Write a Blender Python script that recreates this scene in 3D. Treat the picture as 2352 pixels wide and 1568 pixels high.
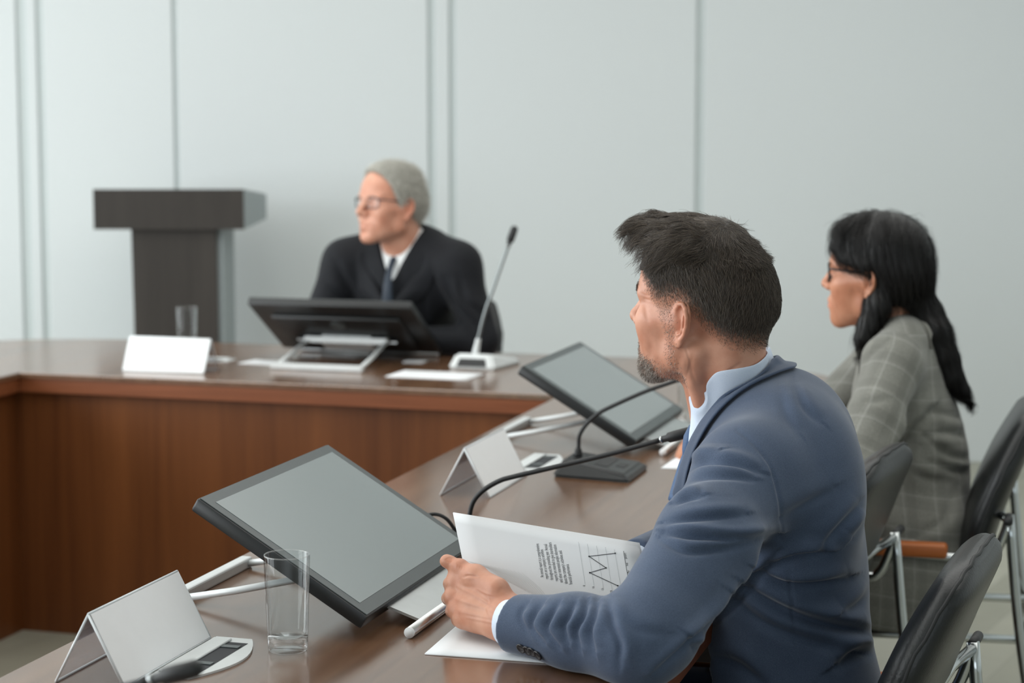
import bpy, bmesh, math, random
import numpy as np
from mathutils import Vector, Matrix, noise
from mathutils.geometry import tessellate_polygon

for o in list(bpy.data.objects):
    bpy.data.objects.remove(o)
S = bpy.context.scene
COL = S.collection
random.seed(7)
RNG = np.random.default_rng(11)
R = math.radians

# ------------------------------------------------------------------ camera
CAMH = 1.47
cam_d = bpy.data.cameras.new('camera')
cam = bpy.data.objects.new('camera', cam_d)
COL.objects.link(cam)
cam.location = (0, 0, CAMH)
PITCH = math.atan((784 - 263) / 4600)
cam.rotation_euler = (math.pi / 2 - PITCH, 0, 0)
cam_d.sensor_width = 36
cam_d.lens = 4600 / 2352 * 36
cam_d.clip_start = .05
cam_d.dof.use_dof = True
cam_d.dof.focus_distance = 2.84
cam_d.dof.aperture_fstop = 4.6
S.camera = cam

# ------------------------------------------------------------------ light and exposure
S.view_settings.view_transform = 'Standard'
S.view_settings.look = 'None'
S.view_settings.gamma = 1
S.view_settings.exposure = 0.0
world = bpy.data.worlds.new('daylight')
S.world = world
world.use_nodes = True
bg = world.node_tree.nodes['Background']
bg.inputs[0].default_value = (.80, .92, 1.0, 1)
bg.inputs[1].default_value = 1.0
S.cycles.max_bounces = 10
S.cycles.diffuse_bounces = 5
S.cycles.transparent_max_bounces = 16
S.cycles.caustics_refractive = False
S.cycles.caustics_reflective = False
S.cycles.sample_clamp_indirect = 6


def area(name, loc, rot, sx, sy, power, col=(1, 1, 1)):
    l = bpy.data.lights.new(name, 'AREA')
    l.shape = 'RECTANGLE'
    l.size, l.size_y = sx, sy
    l.energy = power
    l.color = col
    o = bpy.data.objects.new(name, l)
    o.location = loc
    o.rotation_euler = rot
    COL.objects.link(o)
    return o


# daylight through the three tall windows of the left wall, and an added soft fill below the ceiling
for k, yy in enumerate((1.1, 4.1, 7.0)):
    area('window_daylight', (-5.05, yy, 1.75), (0, R(-90), 0), 2.3, 2.5, (125, 118, 46)[k], (.94, .98, 1.0))
area('window_daylight', (-.4, -3.9, 1.75), (R(90), 0, 0), 5.0, 2.2, 22, (.93, .975, 1.0))  # added rear fill behind the camera, not a known window
area('ceiling_fill', (-.4, 4.6, 3.16), (0, 0, 0), 6.5, 5.0, 125, (1.0, .99, .97))

# ------------------------------------------------------------------ helpers
TA = R(16.7)                      # the table runs 16.7 degrees off the camera axis
TW = Vector((math.sin(TA), math.cos(TA), 0))
TB = Vector((math.cos(TA), -math.sin(TA), 0))
TO = Vector((-1.384, 5.585, 0))


def tp(s, t, z=0.0):
    """table coordinates: s away along the wings, t to the right, z up"""
    return TO + TW * s + TB * t + Vector((0, 0, z))


def tag(o, label=None, cat=None, group=None, kind=None):
    if label: o['label'] = label
    if cat: o['category'] = cat
    if group: o['group'] = group
    if kind: o['kind'] = kind
    return o


def link(o, parent=None):
    COL.objects.link(o)
    if parent is not None:
        o.parent = parent
    return o


def empty(name, M=None):
    o = bpy.data.objects.new(name, None)
    o.empty_display_size = .05
    if M is not None:
        o.matrix_world = M
    COL.objects.link(o)
    return o


def frame(loc, rz):
    return Matrix.Translation(loc) @ Matrix.Rotation(rz, 4, 'Z')


def mesh(name, verts, faces, mat=None, parent=None, smooth=False, mats=None, fmat=None):
    me = bpy.data.meshes.new(name)
    me.from_pydata([tuple(v) for v in verts], [], [tuple(f) for f in faces])
    if mats:
        for m in mats: me.materials.append(m)
        if fmat is not None:
            me.polygons.foreach_set('material_index', np.asarray(fmat, dtype=np.int32))
    elif mat:
        me.materials.append(mat)
    if smooth:
        me.polygons.foreach_set('use_smooth', np.ones(len(me.polygons), dtype=bool))
    me.update()
    return link(bpy.data.objects.new(name, me), parent)


def from_bm(name, bm, mat, parent=None, smooth=False, recalc=True):
    if recalc:
        bmesh.ops.recalc_face_normals(bm, faces=bm.faces)
    me = bpy.data.meshes.new(name)
    bm.to_mesh(me)
    bm.free()
    if mat: me.materials.append(mat)
    if smooth:
        me.polygons.foreach_set('use_smooth', np.ones(len(me.polygons), dtype=bool))
    return link(bpy.data.objects.new(name, me), parent)


def bm_box(bm, lo, hi, bev=0.0, seg=2, M=None):
    lo, hi = Vector(lo), Vector(hi)
    r = bmesh.ops.create_cube(bm, size=1)
    vs = r['verts']
    for v in vs:
        v.co = Vector((lo[i] + (v.co[i] + .5) * (hi[i] - lo[i]) for i in range(3)))
    if bev:
        es = list({e for v in vs for e in v.link_edges})
        b = bmesh.ops.bevel(bm, geom=es, offset=bev, segments=seg, affect='EDGES', profile=.5)
        vs = list({v for f in b['faces'] for v in f.verts} | {v for v in vs if v.is_valid})
    if M is not None:
        bmesh.ops.transform(bm, matrix=M, verts=[v for v in vs if v.is_valid])
    return vs


def box(name, lo, hi, mat, parent=None, bev=0.0, seg=2, M=None):
    bm = bmesh.new()
    bm_box(bm, lo, hi, bev, seg, M)
    return from_bm(name, bm, mat, parent, smooth=False)


def bm_prism(bm, poly, z0, z1):
    """vertical prism over an xy polygon"""
    a = [bm.verts.new((p[0], p[1], z0)) for p in poly]
    b = [bm.verts.new((p[0], p[1], z1)) for p in poly]
    n = len(poly)
    bm.faces.new(a[::-1]); bm.faces.new(b)
    for i in range(n):
        bm.faces.new((a[i], a[(i + 1) % n], b[(i + 1) % n], b[i]))


def catmull(pts, n=8, closed=False):
    P = [np.array(p, float) for p in pts]
    out = []
    m = len(P)
    rng = range(m if closed else m - 1)
    for i in rng:
        p0 = P[(i - 1) % m] if (closed or i > 0) else 2 * P[0] - P[1]
        p1, p2 = P[i], P[(i + 1) % m]
        p3 = P[(i + 2) % m] if (closed or i + 2 < m) else 2 * P[-1] - P[-2]
        for k in range(n):
            t = k / n
            out.append(.5 * ((2 * p1) + (-p0 + p2) * t + (2 * p0 - 5 * p1 + 4 * p2 - p3) * t * t + (-p0 + 3 * p1 - 3 * p2 + p3) * t ** 3))
    if not closed:
        out.append(P[-1])
    return np.array(out)


def tube_data(pts, rad, n=12, cap=True, flat=1.0):
    pts = np.asarray(pts, float)
    m = len(pts)
    rad = np.full(m, rad) if np.isscalar(rad) else np.interp(np.linspace(0, 1, m), np.linspace(0, 1, len(rad)), rad)
    tan = np.gradient(pts, axis=0)
    tan /= np.linalg.norm(tan, axis=1)[:, None] + 1e-12
    up = np.array([0, 0, 1.0]) if abs(tan[0][2]) < .9 else np.array([1.0, 0, 0])
    u = np.cross(tan[0], up); u /= np.linalg.norm(u)
    V, Fc = [], []
    for i in range(m):
        u = u - tan[i] * (u @ tan[i]); u /= np.linalg.norm(u)
        w = np.cross(tan[i], u)
        for k in range(n):
            a = 2 * math.pi * k / n
            V.append(pts[i] + rad[i] * (math.cos(a) * u + flat * math.sin(a) * w))
    for i in range(m - 1):
        for k in range(n):
            Fc.append((i * n + k, i * n + (k + 1) % n, (i + 1) * n + (k + 1) % n, (i + 1) * n + k))
    if cap:
        Fc.append(tuple(range(n))[::-1]); Fc.append(tuple((m - 1) * n + k for k in range(n)))
    return V, Fc


def tube(name, pts, rad, mat, parent=None, n=12, flat=1.0):
    V, Fc = tube_data(pts, rad, n, True, flat)
    return mesh(name, V, Fc, mat, parent, smooth=True)


def tubes(name, lst, mat, parent=None, n=12):
    V, Fc = [], []
    for pts, rad in lst:
        v, f = tube_data(pts, rad, n)
        Fc += [tuple(i + len(V) for i in q) for q in f]
        V += v
    return mesh(name, V, Fc, mat, parent, smooth=True)


def lathe(name, prof, mat, parent=None, n=48, closed=False):
    V, Fc = [], []
    m = len(prof)
    for r, z in prof:
        for k in range(n):
            a = 2 * math.pi * k / n
            V.append((r * math.cos(a), r * math.sin(a), z))
    for i in range(m - 1 if not closed else m):
        j = (i + 1) % m
        for k in range(n):
            Fc.append((i * n + k, i * n + (k + 1) % n, j * n + (k + 1) % n, j * n + k))
    return mesh(name, V, Fc, mat, parent, smooth=True)


def copy_tree(o, parent=None):
    c = o.copy()
    COL.objects.link(c)
    if parent is not None:
        c.parent = parent
    for ch in [x for x in bpy.data.objects if x.parent == o]:
        copy_tree(ch, c)
    return c


def shade_auto(o, ang=40):
    me = o.data
    me.polygons.foreach_set('use_smooth', np.ones(len(me.polygons), dtype=bool))
    bm = bmesh.new(); bm.from_mesh(me)
    for e in bm.edges:
        if len(e.link_faces) == 2 and e.calc_face_angle(0) > R(ang):
            e.smooth = False
    bm.to_mesh(me); bm.free()
    return o


# ------------------------------------------------------------------ materials
class NT:
    def __init__(s, name):
        s.m = bpy.data.materials.new(name)
        s.m.use_nodes = True
        s.t = s.m.node_tree
        s.b = s.t.nodes['Principled BSDF']

    def n(s, typ, **kw):
        nd = s.t.nodes.new(typ)
        for k, v in kw.items():
            if k.startswith('i_'):
                key = k[2:]
                nd.inputs[int(key) if key.isdigit() else key].default_value = v
            else:
                setattr(nd, k, v)
        return nd

    def l(s, a, b):
        s.t.links.new(a, b)

    def ramp(s, fac, stops):
        r = s.n('ShaderNodeValToRGB')
        e = r.color_ramp.elements
        while len(e) < len(stops): e.new(.5)
        for q, (p, c) in zip(e, stops):
            q.position = p
            q.color = (*c, 1) if len(c) == 3 else c
        s.l(fac, r.inputs[0])
        return r.outputs[0]

    def bump(s, h, strength=.2, dist=.01):
        b = s.n('ShaderNodeBump')
        b.inputs['Strength'].default_value = strength
        b.inputs['Distance'].default_value = dist
        s.l(h, b.inputs['Height'])
        s.l(b.outputs[0], s.b.inputs['Normal'])
        return b


def lin(r, g, b):
    f = lambda c: (c / 255 / 12.92) if c / 255 <= .04045 else ((c / 255 + .055) / 1.055) ** 2.4
    return (f(r), f(g), f(b))


def simple(name, col, rough=.5, metal=0.0, spec=.5, coat=0.0, noise_amt=.05, noise_scale=40, bump=0.0, sheen=0.0):
    m = NT(name)
    tc = m.n('ShaderNodeTexCoord')
    nz = m.n('ShaderNodeTexNoise', i_Scale=noise_scale, i_Detail=3.0)
    m.l(tc.outputs['Object'], nz.inputs['Vector'])
    c0 = tuple(max(0, c * (1 - noise_amt)) for c in col)
    c1 = tuple(min(1, c * (1 + noise_amt)) for c in col)
    m.l(m.ramp(nz.outputs['Fac'], [(.3, c0), (.7, c1)]), m.b.inputs['Base Color'])
    m.b.inputs['Roughness'].default_value = rough
    m.b.inputs['Metallic'].default_value = metal
    m.b.inputs['Specular IOR Level'].default_value = spec
    m.b.inputs['Coat Weight'].default_value = coat
    m.b.inputs['Sheen Weight'].default_value = sheen
    if bump:
        m.bump(nz.outputs['Fac'], bump, .002)
    return m.m


def wood(name, dark, light, axis, rough=.3, coat=.0, scale=1.0, spec=.5, rough_var=.08):
    """axis: object axis the grain runs along"""
    m = NT(name)
    tc = m.n('ShaderNodeTexCoord')
    mp = m.n('ShaderNodeMapping')
    sc = [14 * scale] * 3
    sc[axis] = .8 * scale
    mp.inputs['Scale'].default_value = sc
    m.l(tc.outputs['Object'], mp.inputs['Vector'])
    n1 = m.n('ShaderNodeTexNoise', i_Scale=1.0, i_Detail=8.0, i_Roughness=.6, i_Distortion=.6)
    m.l(mp.outputs[0], n1.inputs['Vector'])
    mp2 = m.n('ShaderNodeMapping')
    sc2 = [120 * scale] * 3
    sc2[axis] = 3 * scale
    mp2.inputs['Scale'].default_value = sc2
    m.l(tc.outputs['Object'], mp2.inputs['Vector'])
    n2 = m.n('ShaderNodeTexNoise', i_Scale=1.0, i_Detail=4.0)
    m.l(mp2.outputs[0], n2.inputs['Vector'])
    mx = m.n('ShaderNodeMath', operation='MULTIPLY_ADD')
    m.l(n2.outputs['Fac'], mx.inputs[0]); mx.inputs[1].default_value = .35
    m.l(n1.outputs['Fac'], mx.inputs[2])
    m.l(m.ramp(mx.outputs[0], [(.42, dark), (.88, light)]), m.b.inputs['Base Color'])
    rr = m.n('ShaderNodeMath', operation='MULTIPLY_ADD')
    m.l(n1.outputs['Fac'], rr.inputs[0]); rr.inputs[1].default_value = rough_var; rr.inputs[2].default_value = rough - rough_var / 2
    m.l(rr.outputs[0], m.b.inputs['Roughness'])
    m.b.inputs['Coat Weight'].default_value = coat
    m.b.inputs['Coat Roughness'].default_value = .12
    m.b.inputs['Specular IOR Level'].default_value = spec
    m.bump(mx.outputs[0], .04, .002)
    return m.m


def glass_mat(name, col=(1, 1, 1), rough=0.0, ior=1.5):
    m = NT(name)
    tc = m.n('ShaderNodeTexCoord')
    nz = m.n('ShaderNodeTexNoise', i_Scale=9.0)
    m.l(tc.outputs['Object'], nz.inputs['Vector'])
    m.l(m.ramp(nz.outputs['Fac'], [(.3, tuple(c * .985 for c in col)), (.7, col)]), m.b.inputs['Base Color'])
    m.b.inputs['Transmission Weight'].default_value = 1
    m.b.inputs['Roughness'].default_value = rough
    m.b.inputs['IOR'].default_value = ior
    return m.m


M = {}
M['wall'] = simple('wall_laminate', lin(212, 217, 218), .5, spec=.3, noise_amt=.008, noise_scale=.7)
M['seam'] = simple('wall_seam', lin(196, 204, 204), .5, noise_amt=.01)
M['ceil'] = simple('ceiling_paint', lin(235, 236, 234), .9, noise_amt=.01)
M['top'] = wood('table_top_wood', lin(88, 61, 44), lin(121, 90, 67), 1, rough=.17, coat=.0, spec=.5)
_b = M['top'].node_tree.nodes['Principled BSDF']
_b.inputs['IOR'].default_value = 2.5                # thick polished lacquer
_b.inputs['Coat Weight'].default_value = 0
M['front'] = wood('table_panel_wood', lin(84, 46, 22), lin(118, 70, 36), 2, rough=.42, spec=.3, scale=.45)
M['trim'] = wood('table_edge_wood', lin(100, 54, 30), lin(136, 80, 50), 0, rough=.38, spec=.35)
M['black_plastic'] = simple('black_plastic', lin(24, 26, 27), .38, noise_amt=.06)
M['rubber'] = simple('black_rubber', lin(30, 31, 32), .55, noise_amt=.06)
M['bezel'] = simple('monitor_bezel', lin(70, 77, 78), .3, noise_amt=.03)
M['screen'] = simple('monitor_screen_glass', lin(138, 147, 148), .2, noise_amt=.02, noise_scale=3, spec=.6)
M['aluminium'] = simple('brushed_aluminium', lin(205, 207, 207), .3, metal=1.0, noise_amt=.03)
M['silver'] = simple('silver_plastic', lin(214, 218, 218), .35, metal=.1, noise_amt=.03)
M['gun_metal'] = simple('grey_metal_stem', lin(128, 133, 133), .32, metal=.85)
M['chrome'] = simple('chrome_tube', lin(196, 200, 200), .16, metal=1.0, noise_amt=.02)
M['white_paper'] = simple('white_paper', lin(228, 230, 232), .75, spec=.2, noise_amt=.008, noise_scale=20)
M['card'] = simple('white_card', lin(243, 245, 246), .6, spec=.3, noise_amt=.01)


def thin_glass(name, col, refl_rough=.01, base=.03, milk=0.0):
    """thin clear sheet: light passes straight through, with a Fresnel reflection"""
    m = NT(name)
    tc = m.n('ShaderNodeTexCoord')
    nz = m.n('ShaderNodeTexNoise', i_Scale=7.0)
    m.l(tc.outputs['Object'], nz.inputs['Vector'])
    tr = m.n('ShaderNodeBsdfTransparent')
    m.l(m.ramp(nz.outputs['Fac'], [(.3, tuple(c * .99 for c in col)), (.7, col)]), tr.inputs[0])
    gl = m.n('ShaderNodeBsdfGlossy')
    gl.inputs['Roughness'].default_value = refl_rough
    lw = m.n('ShaderNodeLayerWeight', i_Blend=.5)      # Schlick: the same from both faces of the sheet
    pw = m.n('ShaderNodeMath', operation='POWER')
    m.l(lw.outputs['Facing'], pw.inputs[0]); pw.inputs[1].default_value = 3.5
    ad = m.n('ShaderNodeMath', operation='MULTIPLY_ADD')
    m.l(pw.outputs[0], ad.inputs[0]); ad.inputs[1].default_value = .8; ad.inputs[2].default_value = base
    ad.use_clamp = True
    mx = m.n('ShaderNodeMixShader')
    m.l(ad.outputs[0], mx.inputs[0]); m.l(tr.outputs[0], mx.inputs[1]); m.l(gl.outputs[0], mx.inputs[2])
    if milk:                                            # a faint milky cast in the plastic
        df = m.n('ShaderNodeBsdfDiffuse')
        df.inputs[0].default_value = (.80, .80, .84, 1)
        m2 = m.n('ShaderNodeMixShader')
        m2.inputs[0].default_value = milk
        m.l(mx.outputs[0], m2.inputs[1]); m.l(df.outputs[0], m2.inputs[2])
        mx = m2
    m.l(mx.outputs[0], m.t.nodes['Material Output'].inputs[0])
    return m.m


M['acrylic'] = thin_glass('clear_acrylic', (.95, .955, .965), .03, milk=.16)
M['acrylic_edge'] = simple('acrylic_edge', lin(222, 228, 230), .25, noise_amt=.01)
M['glass_wall'] = thin_glass('drinking_glass_wall', (.975, .985, .985), .0, .015)
M['glass'] = thin_glass('drinking_glass_base', (.97, .98, .98), .0, .07)
M['leather'] = simple('black_leather', lin(27, 29, 30), .36, noise_amt=.12, noise_scale=260, bump=.25)
M['armwood'] = wood('armrest_wood', lin(150, 78, 28), lin(186, 104, 44), 1, rough=.4, scale=2)
M['lectern'] = wood('lectern_wood', lin(46, 42, 39), lin(60, 55, 51), 2, rough=.5, spec=.3)
M['lectern_side'] = simple('lectern_grey_side', lin(150, 158, 160), .45, noise_amt=.02)  # side faces, paler grey than the front board
M['ink'] = simple('black_ink', lin(48, 50, 54), .7, noise_amt=.02)
M['ink_grey'] = simple('grey_ink', lin(184, 188, 190), .7, noise_amt=.02)
M['ink_pale'] = simple('pale_grey_ink', lin(218, 219, 219), .7, noise_amt=.02)


def floor_mat():
    m = NT('floor_laminate')
    tc = m.n('ShaderNodeTexCoord')
    mp = m.n('ShaderNodeMapping')
    mp.inputs['Rotation'].default_value = (0, 0, R(-62))
    m.l(tc.outputs['Object'], mp.inputs['Vector'])
    br = m.n('ShaderNodeTexBrick', i_Scale=1.0)
    br.inputs['Brick Width'].default_value = .9
    br.inputs['Row Height'].default_value = .13
    br.inputs['Mortar Size'].default_value = .001
    br.inputs['Color1'].default_value = (*lin(176, 175, 160), 1)
    br.inputs['Color2'].default_value = (*lin(148, 147, 132), 1)
    br.inputs['Mortar'].default_value = (*lin(120, 118, 106), 1)
    m.l(mp.outputs[0], br.inputs['Vector'])
    nz = m.n('ShaderNodeTexNoise', i_Scale=6.0, i_Detail=6.0)
    m.l(mp.outputs[0], nz.inputs['Vector'])
    mix = m.n('ShaderNodeMixRGB', blend_type='MULTIPLY', i_Fac=.5)
    m.l(br.outputs[0], mix.inputs[1])
    m.l(m.ramp(nz.outputs['Fac'], [(.3, (.8, .8, .79)), (.7, (1, 1, 1))]), mix.inputs[2])
    m.l(mix.outputs[0], m.b.inputs['Base Color'])
    m.b.inputs['Roughness'].default_value = .42
    return m.m


M['floor'] = floor_mat()

# ------------------------------------------------------------------ the room
WALLY = 8.42


def struct(o):
    o['kind'] = 'structure'
    return o


struct(box('floor', (-5.2, -4.0, -.1), (4.2, WALLY + .1, 0), M['floor']))
struct(box('ceiling', (-5.2, -4.0, 3.2), (4.2, WALLY + .1, 3.3), M['ceil']))
struct(box('wall_right', (4.1, -4.0, 0), (4.2, WALLY, 3.2), M['wall']))
bm = bmesh.new()
for lo, hi in (((-5.2, -4.1, 0), (4.2, -4.0, .65)), ((-5.2, -4.1, 2.85), (4.2, -4.0, 3.2)), ((-5.2, -4.1, .65), (-2.9, -4.0, 2.85)), ((2.1, -4.1, .65), (4.2, -4.0, 2.85))):
    bm_box(bm, lo, hi)
struct(from_bm('wall_rear', bm, M['wall']))
# far wall: laminate panels standing proud of a slightly darker backing, so the joints are real gaps
wf = struct(box('wall_far', (-5.2, WALLY, 0), (4.2, WALLY + .1, 3.2), M['seam']))
seams = [(-4.0, .02), (-2.98, .02), (-2.04, .040), (-1.962, .030), (-1.401, .020), (-.335, .030), (-.248, .028), (.784, .034)]
xs = -5.15
for sx, sw in seams + [(4.09, 0)]:
    if sx - sw / 2 > xs:
        p = box('wall_panel', (xs, WALLY - .012, .0), (sx - sw / 2, WALLY + .001, 3.2), M['wall'], wf, bev=.003, seg=1)
    xs = sx + sw / 2
# left wall with three tall windows
ww = [(-.15, 2.35), (2.85, 5.35), (5.75, 8.25)]
bm = bmesh.new()
bm_box(bm, (-5.2, -4.0, 0), (-5.1, WALLY, .6))
bm_box(bm, (-5.2, -4.0, 2.9), (-5.1, WALLY, 3.2))
ys = -4.0
for a, b in ww + [(WALLY, WALLY)]:
    bm_box(bm, (-5.2, ys, .6), (-5.1, a, 2.9))
    ys = b
struct(from_bm('wall_left', bm, M['wall']))
for k, (a, b) in enumerate(ww):
    bm = bmesh.new()
    for lo, hi in (((-5.2, a, .6), (-5.12, a + .05, 2.9)), ((-5.2, b - .05, .6), (-5.12, b, 2.9)), ((-5.2, a + .05, .6), (-5.12, b - .05, .65)),
                   ((-5.2, a + .05, 2.85), (-5.12, b - .05, 2.9)), ((-5.18, (a + b) / 2 - .02, .65), (-5.14, (a + b) / 2 + .02, 2.85))):
        bm_box(bm, lo, hi)
    struct(from_bm('window_%d' % (k + 1), bm, M['card']))

# ------------------------------------------------------------------ conference table
SOUT, TOUT, TLEFT, SNEAR = .84, 2.385, -.81, -4.3
RC = .78


def arc(cx, cy, r, a0, a1, n=14):
    return [(cx + r * math.cos(a0 + (a1 - a0) * i / n), cy + r * math.sin(a0 + (a1 - a0) * i / n)) for i in range(n + 1)]


table = empty('conference_table', Matrix.Translation(TO) @ Matrix.Rotation(-TA, 4, 'Z'))   # local x = t, local y = s
tag(table, 'large U-shaped conference table of reddish brown wood with the monitors on it', 'table')


def u_outline(o, i):
    """outer edge pulled in by o, inner edge pushed out (into the wood) by i"""
    r = RC - o
    out = [(TOUT - o, SNEAR), *arc(TOUT - o - r, SOUT - o - r, r, 0, math.pi / 2), *arc(TLEFT + o + r, SOUT - o - r, r, math.pi / 2, math.pi), (TLEFT + o, SNEAR)]
    inn = [(-i, SNEAR), (-i, i), (1.575 + i, i), (1.575 + i, SNEAR)]
    return out, inn


def u_slab(name, o, i, z0, z1, mat, bev=0.0):
    """solid U-shaped board; the caps are tessellated, the top rim gets a small chamfer"""
    out, inn = u_outline(o, i)
    V, Fc = [], []
    rings = [(0, z0), (0, z1 - bev), (bev, z1)] if bev else [(0, z0), (0, z1)]
    for d, z in rings:
        p, q = u_outline(o + d, i + d)
        V += [(x, y, z) for x, y in p + q]
    n = len(out) + len(inn)
    for k in range(len(rings) - 1):
        for j in range(n):
            a, b = j, (j + 1) % n
            Fc.append((k * n + a, k * n + b, (k + 1) * n + b, (k + 1) * n + a))
    tri = tessellate_polygon([[Vector((x, y, 0)) for x, y in out + inn]])
    for t in tri:
        Fc.append(tuple(t)[::-1])
        Fc.append(tuple(x + (len(rings) - 1) * n for x in t))
    bm = bmesh.new()
    vs = [bm.verts.new(v) for v in V]
    for f in Fc:
        try: bm.faces.new([vs[x] for x in f])
        except ValueError: pass
    return from_bm(name, bm, mat, table)


u_slab('tabletop', 0, 0, .735, .75, M['top'], .0025)
u_slab('edge_band', .004, .004, .695, .7352, M['trim'])
# modesty panels round the opening, each a board of its own
PI_ = .03
box('back_panel', (-PI_, PI_, 0), (1.575 + PI_, PI_ + .025, .697), M['front'], table)
box('left_wing_panel', (-PI_ - .025, SNEAR + .02, 0), (-PI_, PI_ + .025, .697), M['front'], table)
box('right_wing_panel', (1.575 + PI_, SNEAR + .02, 0), (1.575 + PI_ + .025, PI_ + .025, .697), M['front'], table)
for (x, y) in ((2.1, .25), (1.9, -1.35), (1.9, -2.95), (1.9, -4.1), (.78, .45), (-.5, .25), (-.4, -1.35), (-.4, -2.95), (-.4, -4.1)):
    box('support_leg', (x - .03, y - .2, 0), (x + .03, y + .2, .697), M['front'], table, bev=.004, seg=1)

# ------------------------------------------------------------------ lectern
lec = empty('lectern', frame((-1.322, 7.72, 0), 0))
tag(lec, 'dark brown wooden lectern with a wide head standing by the far wall', 'lectern')
# head: a box whose back is narrower and lower than its front
HW, HB = .29, .33
v = [(-HW, 0, 1.03), (HW, 0, 1.03), (HW, 0, 1.185), (-HW, 0, 1.185), (-HW - .0, .42, 1.05), (HW + .035, .42, 1.05), (HW + .035, .42, 1.15), (-HW - .0, .42, 1.15)]
mesh('head', v, [(0, 1, 2, 3)[::-1], (4, 5, 6, 7), (0, 1, 5, 4), (3, 2, 6, 7)[::-1], (1, 2, 6, 5), (0, 3, 7, 4)[::-1]], mats=[M['lectern'], M['lectern_side']], fmat=[0, 0, 0, 0, 1, 1], parent=lec)
bm = bmesh.new()
vv = [(-.140, .03, .0), (.178, .03, .0), (.178, .03, 1.03), (-.152, .03, 1.03)]
a = [bm.verts.new(p) for p in vv]; b = [bm.verts.new((p[0] , .05, p[2])) for p in vv]
bm.faces.new(a); bm.faces.new(b[::-1])
for i in range(4): bm.faces.new((a[i], b[i], b[(i + 1) % 4], a[(i + 1) % 4]))
from_bm('front_board', bm, M['lectern'], lec)
box('side_board', (.178, .05, 0), (.200, .36, 1.03), M['lectern_side'], lec)
box('side_board', (-.152, .05, 0), (-.130, .36, 1.03), M['lectern_side'], lec)
box('foot_plate', (-.26, -.02, 0), (.26, .42, .03), M['lectern'], lec, bev=.004, seg=1)

# ------------------------------------------------------------------ touch monitors on folding stands
MON_W, MON_H, MON_T = .484, .296, .022


def make_monitor():
    """local x = along the screen width, local y = towards the user, z up; y = 0 at the front bar of the stand"""
    r = empty('touch_monitor')
    th = R(31)
    c, s = math.cos(th), math.sin(th)
    # screen plane: bottom edge (user side) at y=.345 z=.037, top edge at y=.345-.3c
    P = Matrix.Translation((0, .352, .034)) @ Matrix.Rotation(math.pi - th, 4, 'X') @ Matrix.Rotation(math.pi, 4, 'Y')
    # local of P: x width, y up along the screen away from user, z out of the screen
    P = Matrix(((1, 0, 0, 0), (0, -c, s, .352), (0, s, c, .034), (0, 0, 0, 1)))
    w, h, t = MON_W / 2, MON_H, MON_T
    bm = bmesh.new()
    bm_box(bm, (-w, 0, -t), (w, h, 0), bev=.004, seg=2, M=P)
    shade_auto(from_bm('housing', bm, M['black_plastic'], r))
    bm = bmesh.new()
    bm_box(bm, (-w + .0035, .0035, -.004), (w - .0035, h - .0035, .0009), M=P)
    fb = from_bm('bezel_glass', bm, M['bezel'], r)
    bm = bmesh.new()
    bm_box(bm, (-w + .022, .024, -.002), (w - .022, h - .020, .0014), M=P)
    from_bm('screen', bm, M['screen'], r)
    bm = bmesh.new()
    bm_box(bm, (-w + .05, .03, -t - .012), (w - .05, h - .06, -t + .001), bev=.006, M=P)
    shade_auto(from_bm('rear_cover', bm, M['black_plastic'], r))
    bm = bmesh.new()
    bmesh.ops.create_cone(bm, cap_ends=True, segments=32, radius1=.022, radius2=.022, depth=.004, matrix=P @ Matrix.Translation((0, h * .68, -t - .013)))
    from_bm('rear_badge', bm, M['bezel'], r)
    # hinge block between the back of the monitor and the stand
    bm = bmesh.new()
    bm_box(bm, (-.075, .075, -t - .034), (.075, .13, -t - .005), bev=.003, M=P)
    from_bm('hinge', bm, M['silver'], r)
    box('apex_bar', (-.125, .212, .050), (.125, .238, .068), M['silver'], r, bev=.003)
    # stand: front bar on the table, two arms rising to the apex plate, plate falling to the tube at the user's edge
    box('front_bar', (-.135, -.008, 0), (.135, .012, .017), M['silver'], r, bev=.003)
    for sx in (-1, 1):
        tube('stand_arm', [(sx * .122, .006, .007), (sx * .122, .10, .026), (sx * .118, .235, .058)], .0068, M['silver'], r, n=10, flat=.8)
    Vp = [(-.15, .225, .058), (.15, .225, .058), (.15, .245, .062), (-.15, .245, .062), (.15, .395, .012), (-.15, .395, .012)]
    V2 = [(x, y, z - .004) for x, y, z in Vp]
    mesh('base_plate', Vp + V2, [(0, 1, 2, 3), (3, 2, 4, 5), (7, 6, 9 - 1, 9)[::1] if 0 else (6, 9, 8, 7), (9, 11, 10, 8), (0, 6, 7, 1), (5, 4, 10, 11), (1, 7, 8, 2), (2, 8, 10, 4), (0, 3, 9, 6), (3, 5, 11, 9)], M['aluminium'], r)
    bar = tube('roller_bar', [(-.212, .402, .0085), (.212, .402, .0085)], .0075, M['aluminium'], r, n=20)
    for sx in (-1, 1):
        tube('bar_end_cap', [(sx * .2115, .402, .0085), (sx * .2135, .402, .0085)], .0077, M['card'], bar, n=20)
    return r


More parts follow.
